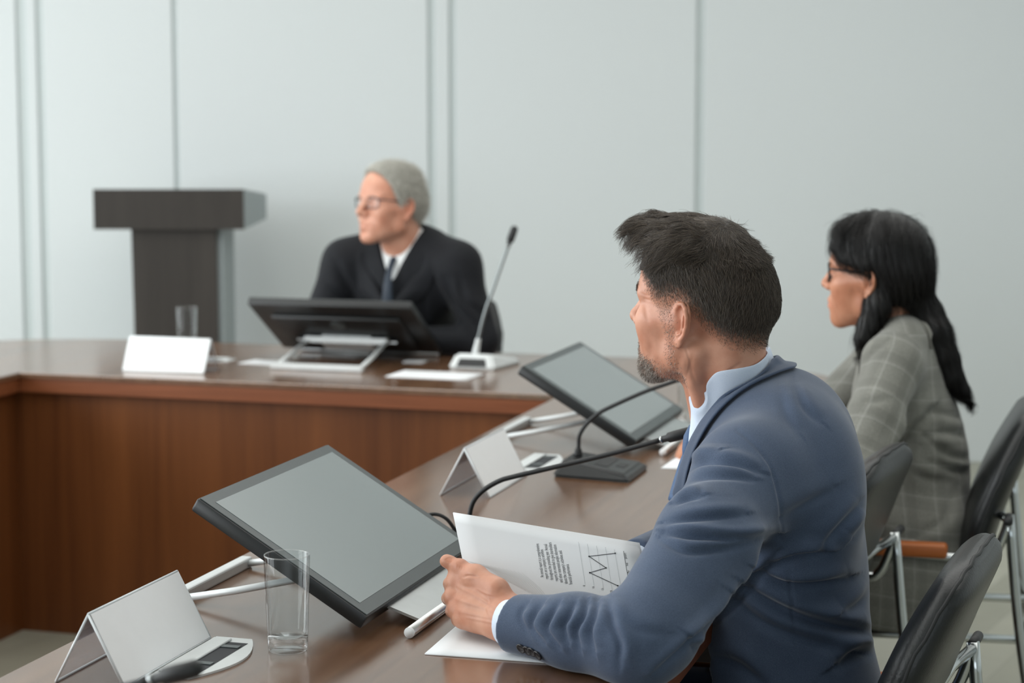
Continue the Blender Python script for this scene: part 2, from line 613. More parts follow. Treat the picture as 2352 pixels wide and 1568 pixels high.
MON_LABEL = [
    ('black tilted touch monitor on the table in front of the man in the blue suit', -2.188, 1.615),
    ('black tilted touch monitor in front of the woman, behind the second microphone', -.63, 1.63),
]
mon = make_monitor()
for k, (lab, s, t) in enumerate(MON_LABEL):
    o = mon if k == 0 else copy_tree(mon)
    o.matrix_world = Matrix.Translation(tp(s, t, .75)) @ Matrix.Rotation(-TA - math.pi / 2, 4, 'Z')   # local y -> towards the seat
    tag(o, lab, 'monitor', 'touch monitors on the conference table')
o = copy_tree(mon)
o.matrix_world = Matrix.Translation(tp(.275, .785, .7505)) @ Matrix.Rotation(-TA, 4, 'Z') @ Matrix.Scale(1.04, 4)
tag(o, 'black touch monitor seen from behind in front of the grey-haired man', 'monitor', 'touch monitors on the conference table')

# ------------------------------------------------------------------ acrylic tent name plates with a white card
def make_plate(L=.252, w=.050, h=.094):
    """ridge along local y"""
    r = empty('name_plate')
    t = .0028
    bm = bmesh.new()
    for sgn in (-1, 1):
        prof = [(sgn * w, 0), (0, h), (0, h - t * 2.0), (sgn * (w - t * 1.12), 0)]
        a = [bm.verts.new((x, -L / 2, z)) for x, z in prof]
        b = [bm.verts.new((x, L / 2, z)) for x, z in prof]
        bm.faces.new(a); bm.faces.new(b[::-1])
        for i in range(4): bm.faces.new((a[i], b[i], b[(i + 1) % 4], a[(i + 1) % 4]))
    from_bm('acrylic_tent', bm, M['acrylic'], r)
    bm = bmesh.new()
    for sgn in (1,):
        n = Vector((sgn * h, 0, w)).normalized()
        q = .0016
        p0 = Vector((sgn * (w - .0025), 0, .003)) + n * .0006
        p1 = Vector((sgn * .0012, 0, h - .002)) + n * .0006
        vs = []
        for off in (0, q * .5):
            for p, yy in ((p0, -L / 2 + .002), (p0, L / 2 - .002), (p1, L / 2 - .002), (p1, -L / 2 + .002)):
                vs.append(bm.verts.new(p + n * off + Vector((0, yy, 0))))
        bm.faces.new(vs[:4]); bm.faces.new(vs[4:])
        for i in range(4): bm.faces.new((vs[i], vs[(i + 1) % 4], vs[4 + (i + 1) % 4], vs[4 + i]))
    from_bm('card_insert', bm, M['card'], r)
    q0, q1 = Vector((-w * .43, 0, h * .57)), Vector((-.0012, 0, h - .002))
    nn = Vector((-h, 0, w)).normalized()
    vs = [p + nn * off + Vector((0, y, 0)) for off in (.0006, .0014) for p, y in ((q0, -L / 2 + .002), (q0, L / 2 - .002), (q1, L / 2 - .002), (q1, -L / 2 + .002))]
    mesh('card_insert', vs, [(0, 1, 2, 3), (7, 6, 5, 4), (0, 4, 5, 1), (1, 5, 6, 2), (2, 6, 7, 3), (3, 7, 4, 0)], M['card'], r)
    for y in (-L / 2, L / 2):
        e = [np.array(p) for p in ((-w + .0015, y, .0015), (0, y, h - .002), (w - .0015, y, .0015))]
        tube('polished_edge', [e[0], (e[0] + e[1]) / 2, e[1]], .0017, M['acrylic_edge'], r, n=6)
        tube('polished_edge', [e[1], (e[1] + e[2]) / 2, e[2]], .0017, M['acrylic_edge'], r, n=6)
    for sx in (-1, 1):
        tube('polished_edge', [(sx * (w - .0015), -L / 2, .0016), (sx * (w - .0015), 0, .0016), (sx * (w - .0015), L / 2, .0016)], .0014, M['acrylic_edge'], r, n=6)
    tube('polished_edge', [(0, -L / 2, h - .001), (0, 0, h - .001), (0, L / 2, h - .001)], .0016, M['acrylic_edge'], r, n=6)
    return r


pl = make_plate()
for k, (lab, s, t, rz) in enumerate((
        ('blank white tent name plate nearest the camera, beside the water glass', -2.608, 1.706, -TA),
        ('blank white tent name plate by the woman\'s monitor, left of the black microphone base', -1.27, 1.77, -TA),
        ('blank white tent name plate in front of the lectern, left of the grey-haired man',   .165, .385, -TA - math.pi / 2))):
    o = pl if k == 0 else copy_tree(pl)
    o.matrix_world = frame(tp(s, t, .75), rz)
    tag(o, lab, 'name plate', 'tent name plates')

# ------------------------------------------------------------------ glasses
def make_tumbler():
    r = empty('water_glass')
    Hh, R1, R0 = .132, .0312, .0268
    # thin wall, inside and outside skin meeting at a rounded rim, on a thick solid foot
    zb = .0185
    rb = R0 + (R1 - R0) * zb / Hh
    wall = [(rb + .0001, zb), (R1, Hh - .0012), (R1 - .0003, Hh - .0003), (R1 - .0009, Hh), (R1 - .0015, Hh - .0003), (R1 - .0018, Hh - .0012), (rb - .0022, zb + .006), (rb - .006, zb + .001), (rb - .012, zb + .0002), (.0006, zb + .0001)]
    lathe('wall', wall, M['glass_wall'], r, n=64)
    foot = [(.0004, .0006), (R0 - .006, .0006), (R0 - .003, 0), (R0 - .0008, .0008), (R0, .003), (rb, zb - .0002), (.0004, zb - .0002)]
    lathe('foot', foot, M['glass'], r, n=64)
    rim = lathe('rim', [(R1 - .0009 + .0011 * math.cos(2 * math.pi * i / 10), Hh - .0004 + .0009 * math.sin(2 * math.pi * i / 10)) for i in range(10)], M['glass'], r, n=64, closed=True)
    return r


tumb = make_tumbler()
for k, (lab, s, t) in enumerate((
        ('empty clear drinking glass in front of the nearest monitor', -2.505, 1.88),
        ('empty clear drinking glass behind the white name plate, before the lectern', .63, .212),
        ('clear drinking glass on the table behind the chin of the man in the blue suit', -.36, 1.99))):
    o = tumb if k == 0 else copy_tree(tumb)
    o.location = tp(s, t, .7501)
    tag(o, lab, 'glass', 'drinking glasses')

# ------------------------------------------------------------------ gooseneck microphones
def make_mic(stem, mat_base, mat_neck, head_r=.0085):
    """local y towards the user; base wedge, bent stem, capsule"""
    r = empty('gooseneck_microphone')
    P0 = [(-.062, -.085, 0), (.062, -.085, 0), (.088, .085, 0), (-.088, .085, 0)]
    P1 = [(-.046, -.062, .038), (.046, -.062, .038), (.080, .072, .016), (-.080, .072, .016)]
    bm = bmesh.new()
    a = [bm.verts.new(p) for p in P0]; b = [bm.verts.new(p) for p in P1]
    bm.faces.new(a[::-1]); bm.faces.new(b)
    for i in range(4): bm.faces.new((a[i], a[(i + 1) % 4], b[(i + 1) % 4], b[i]))
    bmesh.ops.bevel(bm, geom=list(bm.edges), offset=.006, segments=3, affect='EDGES')
    shade_auto(from_bm('base', bm, mat_base, r))
    bs = [x for x in bpy.data.objects if x.parent == r][0]
    # control strip and button on the sloping top
    n = Vector((0, .022, .134)).normalized()
    for nm, x0, x1, y0, y1 in (('speaker_strip', -.045, .045, .0, .028), ('talk_button', -.02, .02, .038, .056)):
        q = []
        for x, y in ((x0, y0), (x1, y0), (x1, y1), (x0, y1)):
            z = .038 - (y + .062) * .022 / .134 + .0008
            q.append(Vector((x, y, z)))
        vs = q + [p - n * .002 for p in q]
        mesh(nm, vs, [(0, 1, 2, 3), (7, 6, 5, 4), (0, 4, 5, 1), (1, 5, 6, 2), (2, 6, 7, 3), (3, 7, 4, 0)], M['rubber'], bs)
    q = [Vector((x, y - .0012, z)) for x, y, z in ((-.040, -.0812, .007), (.040, -.0812, .007), (.034, -.0700, .026), (-.034, -.0700, .026))]
    vs = q + [p + Vector((0, .003, 0)) for p in q]
    mesh('rear_recess', vs, [(0, 1, 2, 3), (7, 6, 5, 4), (0, 4, 5, 1), (1, 5, 6, 2), (2, 6, 7, 3), (3, 7, 4, 0)], M['rubber'], bs)
    pts = catmull(stem, 10)
    tube('boot', pts[:9], [.0095, .0065], M['rubber'] if mat_base is M['black_plastic'] else mat_base, r)
    tube('gooseneck', pts, .0042, mat_neck, r)
    d = Vector(pts[-1]) - Vector(pts[-3]); d.normalize()
    e = Vector(pts[-1])
    hd = tube('capsule', [e, e + d * .012, e + d * .016, e + d * .03, e + d * .05, e + d * .056], [.0055, .0056, head_r, head_r * 1.05, head_r, head_r * .5], M['rubber'], r, n=16)
    tube('light_ring', [e + d * .001, e + d * .004], .0062, M['chrome'], hd, n=16)
    return r


def mic_frame(s, t, rz=0):
    return Matrix.Translation(tp(s, t, .75)) @ Matrix.Rotation(-TA - math.pi / 2 + rz, 4, 'Z')


# stems: local x = away along the wing (negated s), y towards the user
stem_a = [(0, -.045, .036), (0, -.044, .054), (0, -.037, .076), (0, -.020, .095), (0, .007, .112), (0, .033, .121), (0, .101, .140), (0, .197, .167), (0, .281, .194)]
stem_b = [(0, -.045, .036), (0, -.044, .054), (0, -.042, .077), (0, -.028, .100), (0, -.006, .121), (0, .021, .137), (0, .092, .171), (0, .154, .195), (0, .232, .228), (0, .285, .252)]
micA = make_mic(stem_a, M['black_plastic'], M['rubber'])
micA.matrix_world = mic_frame(-1.80, 1.955)
tag(micA, 'black gooseneck microphone bending towards the man in the blue suit', 'microphone', 'gooseneck microphones')
micB = make_mic(stem_b, M['black_plastic'], M['rubber'])
micB.matrix_world = mic_frame(-1.085, 1.955)
tag(micB, 'black gooseneck microphone on a wedge base between the two monitors', 'microphone', 'gooseneck microphones')
micC = copy_tree(micA)
micC.matrix_world = mic_frame(-3.30, 1.80)
tag(micC, 'black gooseneck microphone at the bottom edge of the photo, nearest the camera', 'microphone', 'gooseneck microphones')
tube('cable', catmull([(.20, -.21, .004), (.165, -.165, .02), (.115, -.105, .056), (.10, -.078, .070), (.095, -.055, .064), (.085, -.04, .04), (.066, -.035, .02)], 8), .0032, M['rubber'], micA, n=8)
stem_o = [(0, -.045, .036), (.010, -.044, .085), (.024, -.042, .14), (.045, -.04, .20), (.068, -.038, .265), (.084, -.036, .31)]
micD = make_mic(stem_o, M['silver'], M['gun_metal'], .0095)
micD.matrix_world = Matrix.Translation(tp(.52, 1.195, .75)) @ Matrix.Rotation(-TA, 4, 'Z') @ Matrix.Scale(1.12, 4)
tag(micD, 'silver gooseneck microphone with an upright stem beside the grey-haired man', 'microphone', 'gooseneck microphones')

# ------------------------------------------------------------------ cable hatches let into the table top
def make_hatch():
    """local y along the wing"""
    r = empty('cable_hatch')
    L, Wd = .20, .058
    # frame: straight at -x, bowed at +x, with a slot in it
    out = [(-.025, -L / 2), (.03, -L / 2)] + [(.03 + .030 * math.sin(math.pi * i / 12), -L / 2 + L * i / 12) for i in range(1, 12)] + [(.03, L / 2), (-.025, L / 2)]
    bm = bmesh.new()
    sl = [(.004, -.062), (.032, -.062), (.032, .062), (.004, .062)]
    bm_prism(bm, out, .0, .003)
    bmesh.ops.bevel(bm, geom=[e for e in bm.edges if all(v.co.z > .002 for v in e.verts)], offset=.001, segments=1, affect='EDGES')
    from_bm('frame', bm, M['silver'], r)
    box('slot', (.004, -.075, .0022), (.034, .075, .0034), M['ink'], r)
    box('lid', (-.021, -.085, .003), (.006, .085, .0062), M['silver'], r, bev=.001, seg=1)
    for y in (-.04, .045):
        box('socket', (.006, y, .0034), (.032, y + .012, .0048), M['bezel'], r)
    return r


h = make_hatch()
for k, (lab, s, t) in enumerate((('silver cable hatch with a dark slot beside the nearest name plate', -2.575, 1.785),
                                 ('silver cable hatch beside the second name plate, left of the microphone base', -1.0, 1.79))):
    o = h if k == 0 else copy_tree(h)
    o.matrix_world = frame(tp(s, t, .7502), -TA)
    tag(o, lab, 'cable hatch', 'cable hatches')
o = copy_tree(h)
o.matrix_world = frame(tp(.42, .36, .7502), -TA - math.pi / 2)
tag(o, 'silver cable hatch behind the name plate left of the black monitor back', 'cable hatch', 'cable hatches')

# ------------------------------------------------------------------ loose paper
def sheet(label, s, t, rz, w=.21, l=.297, n=1, group=None, name='sheet_of_paper', curl=.0):
    V, Fc = [], []
    N = 8
    for i in range(N + 1):
        for j in range(N + 1):
            x, y = (i / N - .5) * w, (j / N - .5) * l
            V.append((x, y, curl * (i / N) ** 2 * (j / N)))
    for i in range(N):
        for j in range(N):
            a = i * (N + 1) + j
            Fc.append((a, a + N + 1, a + N + 2, a + 1))
    o = mesh(name, V, Fc, M['white_paper'], smooth=True)
    md = o.modifiers.new('thickness', 'SOLIDIFY'); md.thickness = .0006 * n; md.offset = 1
    o.matrix_world = frame(tp(s, t, .7503), rz)
    tag(o, label, 'paper', group)
    return o


sheet('white sheet of paper lying flat under the sleeve of the man in the blue suit', -2.335, 2.165, -TA + R(2), w=.21, l=.27, n=3)
sheet('white sheet of paper on the table below the silver microphone', .275, 1.14, -TA + R(88), w=.15, l=.24, n=2)
sheet('white sheet of paper behind the head of the black microphone near the blue suit', -.845, 2.17, -TA + R(-2), w=.21, l=.297, n=2)
sheet('white papers lying left of the stand of the far monitor', .40, .575, -TA + R(82), w=.10, l=.13, n=2)
sheet('small white piece lying right of the stand of the far monitor', .545, .985, -TA + R(90), w=.05, l=.06, n=3)  # sheet added in place of a white part of the monitor stand

# ------------------------------------------------------------------ chairs
def pad(name, prof, widths, thick, mat, parent, pipe=True):
    """an upholstered pad: centre line prof in the yz plane, half widths along it, lens shaped section with a seam line"""
    P = catmull(prof, 6)
    n = len(P)
    ws = np.interp(np.linspace(0, 1, n), np.linspace(0, 1, len(widths)), widths)
    th = np.interp(np.linspace(0, 1, n), np.linspace(0, 1, len(thick)), thick)
    tan = np.gradient(P, axis=0); tan /= np.linalg.norm(tan, axis=1)[:, None]
    K = 28
    V, Fc = [], []
    for i in range(n):
        nrm = np.array([0, -tan[i][2], tan[i][1]])       # normal in the yz plane
        for k in range(K):
            a = 2 * math.pi * k / K
            ca, sa = math.cos(a), math.sin(a)
            e = .55
            x = ws[i] * math.copysign(abs(ca) ** e, ca)
            q = th[i] * math.copysign(abs(sa) ** .75, sa)
            V.append(np.array([x, P[i][1], P[i][2]]) + nrm * q)
    for i in range(n - 1):
        for k in range(K):
            Fc.append((i * K + k, i * K + (k + 1) % K, (i + 1) * K + (k + 1) % K, (i + 1) * K + k))
    Fc.append(tuple(range(K))[::-1]); Fc.append(tuple((n - 1) * K + k for k in range(K)))
    o = mesh(name, V, Fc, mat, parent, smooth=True)
    if pipe:
        L = [np.array([-ws[i] * .998, P[i][1], P[i][2]]) for i in range(n)]
        T = [np.array([x, P[-1][1], P[-1][2]]) for x in np.linspace(-ws[-1], ws[-1], 9)[1:-1]]
        Rr = [np.array([ws[i] * .998, P[i][1], P[i][2]]) for i in range(n)][::-1]
        rail = np.array(L + T + Rr)
        rail[:, 1] += .0012 * np.sin(np.arange(len(rail)) * 2.1) + .0008 * np.sin(np.arange(len(rail)) * 4.7)
        tube('seam', rail, .0028, M['rubber'], o, n=8)
    return o


def make_chair():
    """seat centre at the origin of x and y, floor at z = 0, facing +y"""
    r = empty('conference_chair')
    pad('seat', [(0, -.235, .445), (0, -.1, .442), (0, .1, .452), (0, .22, .455), (0, .25, .435)], [.19, .225, .232, .22, .19], [.022, .034, .036, .03, .012], M['leather'], r)
    pad('backrest', [(0, -.238, .44), (0, -.244, .53), (0, -.262, .64), (0, -.305, .755), (0, -.350, .848), (0, -.364, .876)], [.175, .205, .222, .215, .175, .09], [.018, .034, .038, .036, .030, .008], M['leather'], r)
    for sx in (-1, 1):
        fr = catmull([(sx * .242, .20, .0), (sx * .242, .185, .3), (sx * .242, .172, .522)], 4)
        tube('front_leg', fr, .010, M['chrome'], r, n=14)
        rl = catmull([(sx * .242, -.41, 0), (sx * .242, -.375, .25), (sx * .242, -.343, .45), (sx * .242, -.318, .678)], 5)
        tube('rear_leg', rl, .010, M['chrome'], r, n=14)
        ar = catmull([(sx * .242, -.318, .672), (sx * .242, -.310, .640), (sx * .242, -.290, .597), (sx * .242, -.255, .586), (sx * .242, -.1, .590), (sx * .242, .08, .594), (sx * .242, .150, .582), (sx * .242, .172, .520)], 6)
        a = tube('armrest', ar, .0095, M['chrome'], r, n=14)
        bm = bmesh.new()
        bm_box(bm, (sx * .242 - .019, -.20, .585), (sx * .242 + .019, .09, .614), bev=.008, seg=3)
        shade_auto(from_bm('arm_pad', bm, M['armwood'], a))
        tube('stacking_peg', [(sx * .236, -.318, .674), (sx * .296, -.318, .674)], .008, M['rubber'], r, n=12)
        for (y, nm) in ((.2, 0), (-.41, 1)):
            tube('foot_glide', [(sx * .242, y, 0), (sx * .242, y, .014)], .012, M['rubber'], r, n=12)
    tubes('seat_frame', [([(-.242, -.318, .668), (-.15, -.300, .660), (.15, -.300, .660), (.242, -.318, .668)], .009),
                         ([(-.242, .18, .40), (.242, .18, .40)], .009), ([(-.242, -.36, .41), (.242, -.36, .41)], .009),
                         ([(-.18, -.36, .41), (-.18, .18, .40)], .009), ([(.18, -.36, .41), (.18, .18, .40)], .009)], M['chrome'], r)
    return r


def chair_frame(s, t, rz=0):
    return frame(tp(s, t, 0), math.pi / 2 - TA + rz)       # local +y -> towards -t


ch = make_chair()
CH = (('black leather chair with chrome frame, nearest the camera behind the man in the blue suit', -2.13, 2.41, -R(5)),
      ('empty black leather chair pushed in between the man in the blue suit and the woman', -1.34, 2.205, -R(7)),
      ('black leather chair with an orange wooden armrest under the woman in the plaid jacket', -.68, 2.425, R(2)))
for k, (lab, s, t, rz) in enumerate(CH):
    o = ch if k == 0 else copy_tree(ch)
    o.matrix_world = chair_frame(s, t, rz)
    tag(o, lab, 'chair', 'black conference chairs')
o = copy_tree(ch)
o.matrix_world = frame(tp(1.02, .80, 0), -TA + math.pi)
tag(o, 'black chair behind the grey-haired man at the far table', 'chair', 'black conference chairs')

# ------------------------------------------------------------------ sculpting: distance fields turned into meshes
def v3(*p): return np.array(p, np.float32)


def d_seg(P, a, b, ra, rb=None):
    a, b = np.asarray(a, np.float32), np.asarray(b, np.float32)
    rb = ra if rb is None else rb
    ab = b - a
    t = np.clip((P - a) @ ab / max(float(ab @ ab), 1e-12), 0, 1)
    return np.linalg.norm(P - a - t[:, None] * ab, axis=1) - (ra + (rb - ra) * t)


def d_chain(P, pts, rad, k=0.0):
    d = None
    for i in range(len(pts) - 1):
        ra = rad if np.isscalar(rad) else rad[i]
        rb = rad if np.isscalar(rad) else rad[i + 1]
        e = d_seg(P, pts[i], pts[i + 1], ra, rb)
        d = e if d is None else (smin(d, e, k) if k else np.minimum(d, e))
    return d


def d_ell(P, c, r, Rm=None):
    q = P - np.asarray(c, np.float32)
    if Rm is not None: q = q @ np.asarray(Rm, np.float32)        # columns of Rm are the ellipsoid's axes
    r = np.asarray(r, np.float32)
    k0 = np.linalg.norm(q / r, axis=1)
    k1 = np.linalg.norm(q / (r * r), axis=1)
    return np.where(k0 > 1e-6, k0 * (k0 - 1) / np.maximum(k1, 1e-9), -r.min())


def d_sph(P, c, r): return np.linalg.norm(P - np.asarray(c, np.float32), axis=1) - r


def d_plane(P, c, n):
    n = np.asarray(n, np.float32); n = n / np.linalg.norm(n)
    return (P - np.asarray(c, np.float32)) @ n


def smin(a, b, k):
    h = np.clip(.5 + .5 * (b - a) / k, 0, 1)
    return b * (1 - h) + a * h - k * h * (1 - h)


def smax(a, b, k): return -smin(-a, -b, k)


def rot_axes(x, y):
    """matrix whose columns are an orthonormal frame from two vectors"""
    x = np.array(x, float); x /= np.linalg.norm(x)
    y = np.array(y, float); y -= x * (x @ y); y /= np.linalg.norm(y)
    return np.stack([x, y, np.cross(x, y)], 1)


def polygonise(fn, lo, hi, h, F=4):
    """narrow band surface nets of fn over a box; returns vertices, quads"""
    lo = np.array(lo, float); hi = np.array(hi, float)
    nc = np.ceil((hi - lo) / (h * F)).astype(int) + 1
    ax = [lo[i] + np.arange(nc[i]) * h * F for i in range(3)]
    C = np.stack(np.meshgrid(*ax, indexing='ij'), -1).reshape(-1, 3).astype(np.float32)
    dc = fn(C).reshape(nc)
    near = np.abs(dc) < h * F * 1.9
    cell = np.zeros(nc - 1, bool)
    for a in (0, 1):
        for b in (0, 1):
            for c in (0, 1):
                cell |= near[a:nc[0] - 1 + a, b:nc[1] - 1 + b, c:nc[2] - 1 + c]
    nf = (nc - 1) * F + 1
    D = np.repeat(np.repeat(np.repeat(dc, F, 0), F, 1), F, 2)[:nf[0], :nf[1], :nf[2]].astype(np.float32)
    act = np.zeros(nf, bool)
    big = np.repeat(np.repeat(np.repeat(cell, F, 0), F, 1), F, 2)
    for a in (0, 1):
        for b in (0, 1):
            for c in (0, 1):
                s = act[a:a + big.shape[0], b:b + big.shape[1], c:c + big.shape[2]]
                s |= big[:s.shape[0], :s.shape[1], :s.shape[2]]
    idx = np.argwhere(act)
    pts = (lo + idx * h).astype(np.float32)
    out = np.empty(len(pts), np.float32)
    for i in range(0, len(pts), 400000):
        out[i:i + 400000] = fn(pts[i:i + 400000])
    D[act] = out
    sg = D < 0
    n = np.array(D.shape)
    cnt = np.zeros(n - 1, np.int8)
    for a in (0, 1):
        for b in (0, 1):
            for c in (0, 1):
                cnt += sg[a:n[0] - 1 + a, b:n[1] - 1 + b, c:n[2] - 1 + c]
    ac = np.argwhere((cnt > 0) & (cnt < 8))
    vid = -np.ones(n - 1, np.int64)
    vid[tuple(ac.T)] = np.arange(len(ac))
    cor = np.array([(a, b, c) for a in (0, 1) for b in (0, 1) for c in (0, 1)])
    val = np.stack([D[tuple((ac + q).T)] for q in cor], 1)
    acc = np.zeros((len(ac), 3)); num = np.zeros(len(ac))
    for i in range(8):
        for j in range(i + 1, 8):
            if np.abs(cor[i] - cor[j]).sum() != 1: continue
            m = (val[:, i] < 0) != (val[:, j] < 0)
            t = val[m, i] / (val[m, i] - val[m, j])
            acc[m] += cor[i] + t[:, None] * (cor[j] - cor[i]); num[m] += 1
    V = lo + (ac + acc / num[:, None]) * h
    Q = []
    for ax_ in range(3):
        o = [0, 0, 0]; o[ax_] = 1
        A = sg[:n[0] - o[0], :n[1] - o[1], :n[2] - o[2]]
        Bb = sg[o[0]:, o[1]:, o[2]:]
        e = np.argwhere(A != Bb)
        u, w = [(1, 2), (2, 0), (0, 1)][ax_]
        e = e[(e[:, u] > 0) & (e[:, w] > 0) & (e[:, u] < n[u] - 1) & (e[:, w] < n[w] - 1)]
        du = np.zeros(3, int); du[u] = 1
        dw = np.zeros(3, int); dw[w] = 1
        q = np.stack([vid[tuple((e - du - dw).T)], vid[tuple((e - dw).T)], vid[tuple(e.T)], vid[tuple((e - du).T)]], 1)
        flip = ~A[tuple(e.T)]
        q[flip] = q[flip][:, ::-1]
        Q.append(q)
    return V, np.concatenate(Q)


def adjacency(Q, n):
    E = np.concatenate([Q[:, [0, 1]], Q[:, [1, 2]], Q[:, [2, 3]], Q[:, [3, 0]]])
    E = np.unique(np.sort(E, 1), axis=0)
    return E


def relax(V, E, it=2, lam=.5):
    n = len(V)
    deg = np.bincount(E.ravel(), minlength=n)[:, None]
    for _ in range(it):
        A = np.zeros_like(V)
        for c in range(3):
            A[:, c] = np.bincount(E[:, 0], V[E[:, 1], c], n) + np.bincount(E[:, 1], V[E[:, 0], c], n)
        V = V + lam * (A / np.maximum(deg, 1) - V)
    return V


def normals(V, Q):
    fn = np.cross(V[Q[:, 2]] - V[Q[:, 0]], V[Q[:, 3]] - V[Q[:, 1]])
    N = np.zeros_like(V)
    for k in range(4):
        for c in range(3):
            N[:, c] += np.bincount(Q[:, k], fn[:, c], len(V))
    return N / (np.linalg.norm(N, axis=1)[:, None] + 1e-12)


def sculpt(fn, lo, hi, h, it=2):
    V, Q = polygonise(fn, lo, hi, h)
    return relax(V, adjacency(Q, len(V)), it), Q


def qmesh(name, V, Q, mat, parent=None, col=None, uv=None):
    me = bpy.data.meshes.new(name)
    me.vertices.add(len(V)); me.loops.add(Q.size); me.polygons.add(len(Q))
    me.vertices.foreach_set('co', np.asarray(V, np.float32).ravel())
    me.loops.foreach_set('vertex_index', Q.astype(np.int32).ravel())
    me.polygons.foreach_set('loop_start', np.arange(0, Q.size, Q.shape[1], dtype=np.int32))
    me.polygons.foreach_set('loop_total', np.full(len(Q), Q.shape[1], dtype=np.int32))
    me.polygons.foreach_set('use_smooth', np.ones(len(Q), dtype=bool))
    me.update(calc_edges=True)
    me.validate()
    me.materials.append(mat)
    if col is not None:
        a = me.color_attributes.new('tint', 'FLOAT_COLOR', 'POINT')
        a.data.foreach_set('color', np.c_[col, np.ones(len(V))].astype(np.float32).ravel())
    if uv is not None:
        a = me.attributes.new('weave', 'FLOAT_VECTOR', 'POINT')
        a.data.foreach_set('vector', np.asarray(uv, np.float32).ravel())
    return link(bpy.data.objects.new(name, me), parent)


def sstep(a, b, x):
    t = np.clip((x - a) / (b - a), 0, 1)
    return t * t * (3 - 2 * t)


def gauss(P, c, s):
    d = (P - np.asarray(c)) / np.asarray(s)
    return np.exp(-.5 * (d * d).sum(1))


# the photograph's pixels as rays, for laying folds on a surface that already stands in the room
_cp, _sp = math.cos(PITCH), math.sin(PITCH)


def to_px(P):
    q = np.asarray(P, float) - np.array([0, 0, CAMH])
    yc = q[..., 1] * _cp - q[..., 2] * _sp
    zc = q[..., 2] * _cp + q[..., 1] * _sp
    return np.stack([1176 + 4600 * q[..., 0] / yc, 784 - 4600 * zc / yc], -1)


def at(u, v, y):
    """point of the room seen at pixel u, v at the distance y"""
    x, w = (u - 1176) / 4600, -(v - 784) / 4600
    d = np.array([x, _cp + _sp * w, _cp * w - _sp])
    return np.array([0, 0, CAMH]) + d * (y / d[1])


def fold(V, N, folds, facing=True):
    """each fold: pixel polyline, half width in pixels, depth in metres (negative: crease), softness of its far side"""
    px = to_px(V)
    view = unit(np.array([0, 0, CAMH]) - V)
    vis = np.clip((N * view).sum(1) * 3, 0, 1) if facing else 1.0
    D = np.zeros(len(V))
    for pts, w, a in folds:
        C = catmull([(*p, 0) for p in pts], 6)[:, :2]
        lo, hi = C.min(0) - 4 * w, C.max(0) + 4 * w
        m = np.where(((px > lo) & (px < hi)).all(1))[0]
        if not len(m): continue
        best = np.full(len(m), 1e9); tt = np.zeros(len(m)); side = np.zeros(len(m))
        for i in range(len(C) - 1):
            ab = C[i + 1] - C[i]; L2 = max(ab @ ab, 1e-9)
            q = px[m] - C[i]
            t = np.clip(q @ ab / L2, 0, 1)
            r = q - t[:, None] * ab
            e = np.hypot(r[:, 0], r[:, 1])
            s = np.sign(ab[0] * q[:, 1] - ab[1] * q[:, 0])
            b = e < best
            best[b] = e[b]; tt[b] = (i + t[b]) / (len(C) - 1); side[b] = s[b]
        taper = np.sin(np.pi * np.clip(tt * .9 + .05, 0, 1)) ** .6
        # a crease: sharp valley with a soft ridge beside it
        x = best / w
        prof = np.exp(-.5 * x * x) - .30 * np.exp(-.5 * ((side * x - 1.9) / 1.1) ** 2)
        if a < 0 and w >= 7:                       # a pressed fold: a soft swelling that drops sharply into the crease
            y = side * x
            prof = -(.85 * np.exp(-.5 * ((y + 1.25) / 1.25) ** 2) - 1.0 * np.exp(-.5 * ((y - .55) / .65) ** 2))
        D[m] += a * taper * prof
    return V + N * (D * vis)[:, None]


# ------------------------------------------------------------------ heads (local: x to the face, y to the left ear, z up, origin between the ears)
def skull(P, w=1.0):
    X = P.copy(); X[:, 1] /= w
    d = d_ell(X, (-.004, 0, .043), (.096, .0755, .087))
    d = smin(d, d_ell(X, (.030, 0, .050), (.066, .064, .068)), .03)
    d = smin(d, d_ell(X, (-.055, 0, .012), (.044, .056, .052)), .03)
    return d


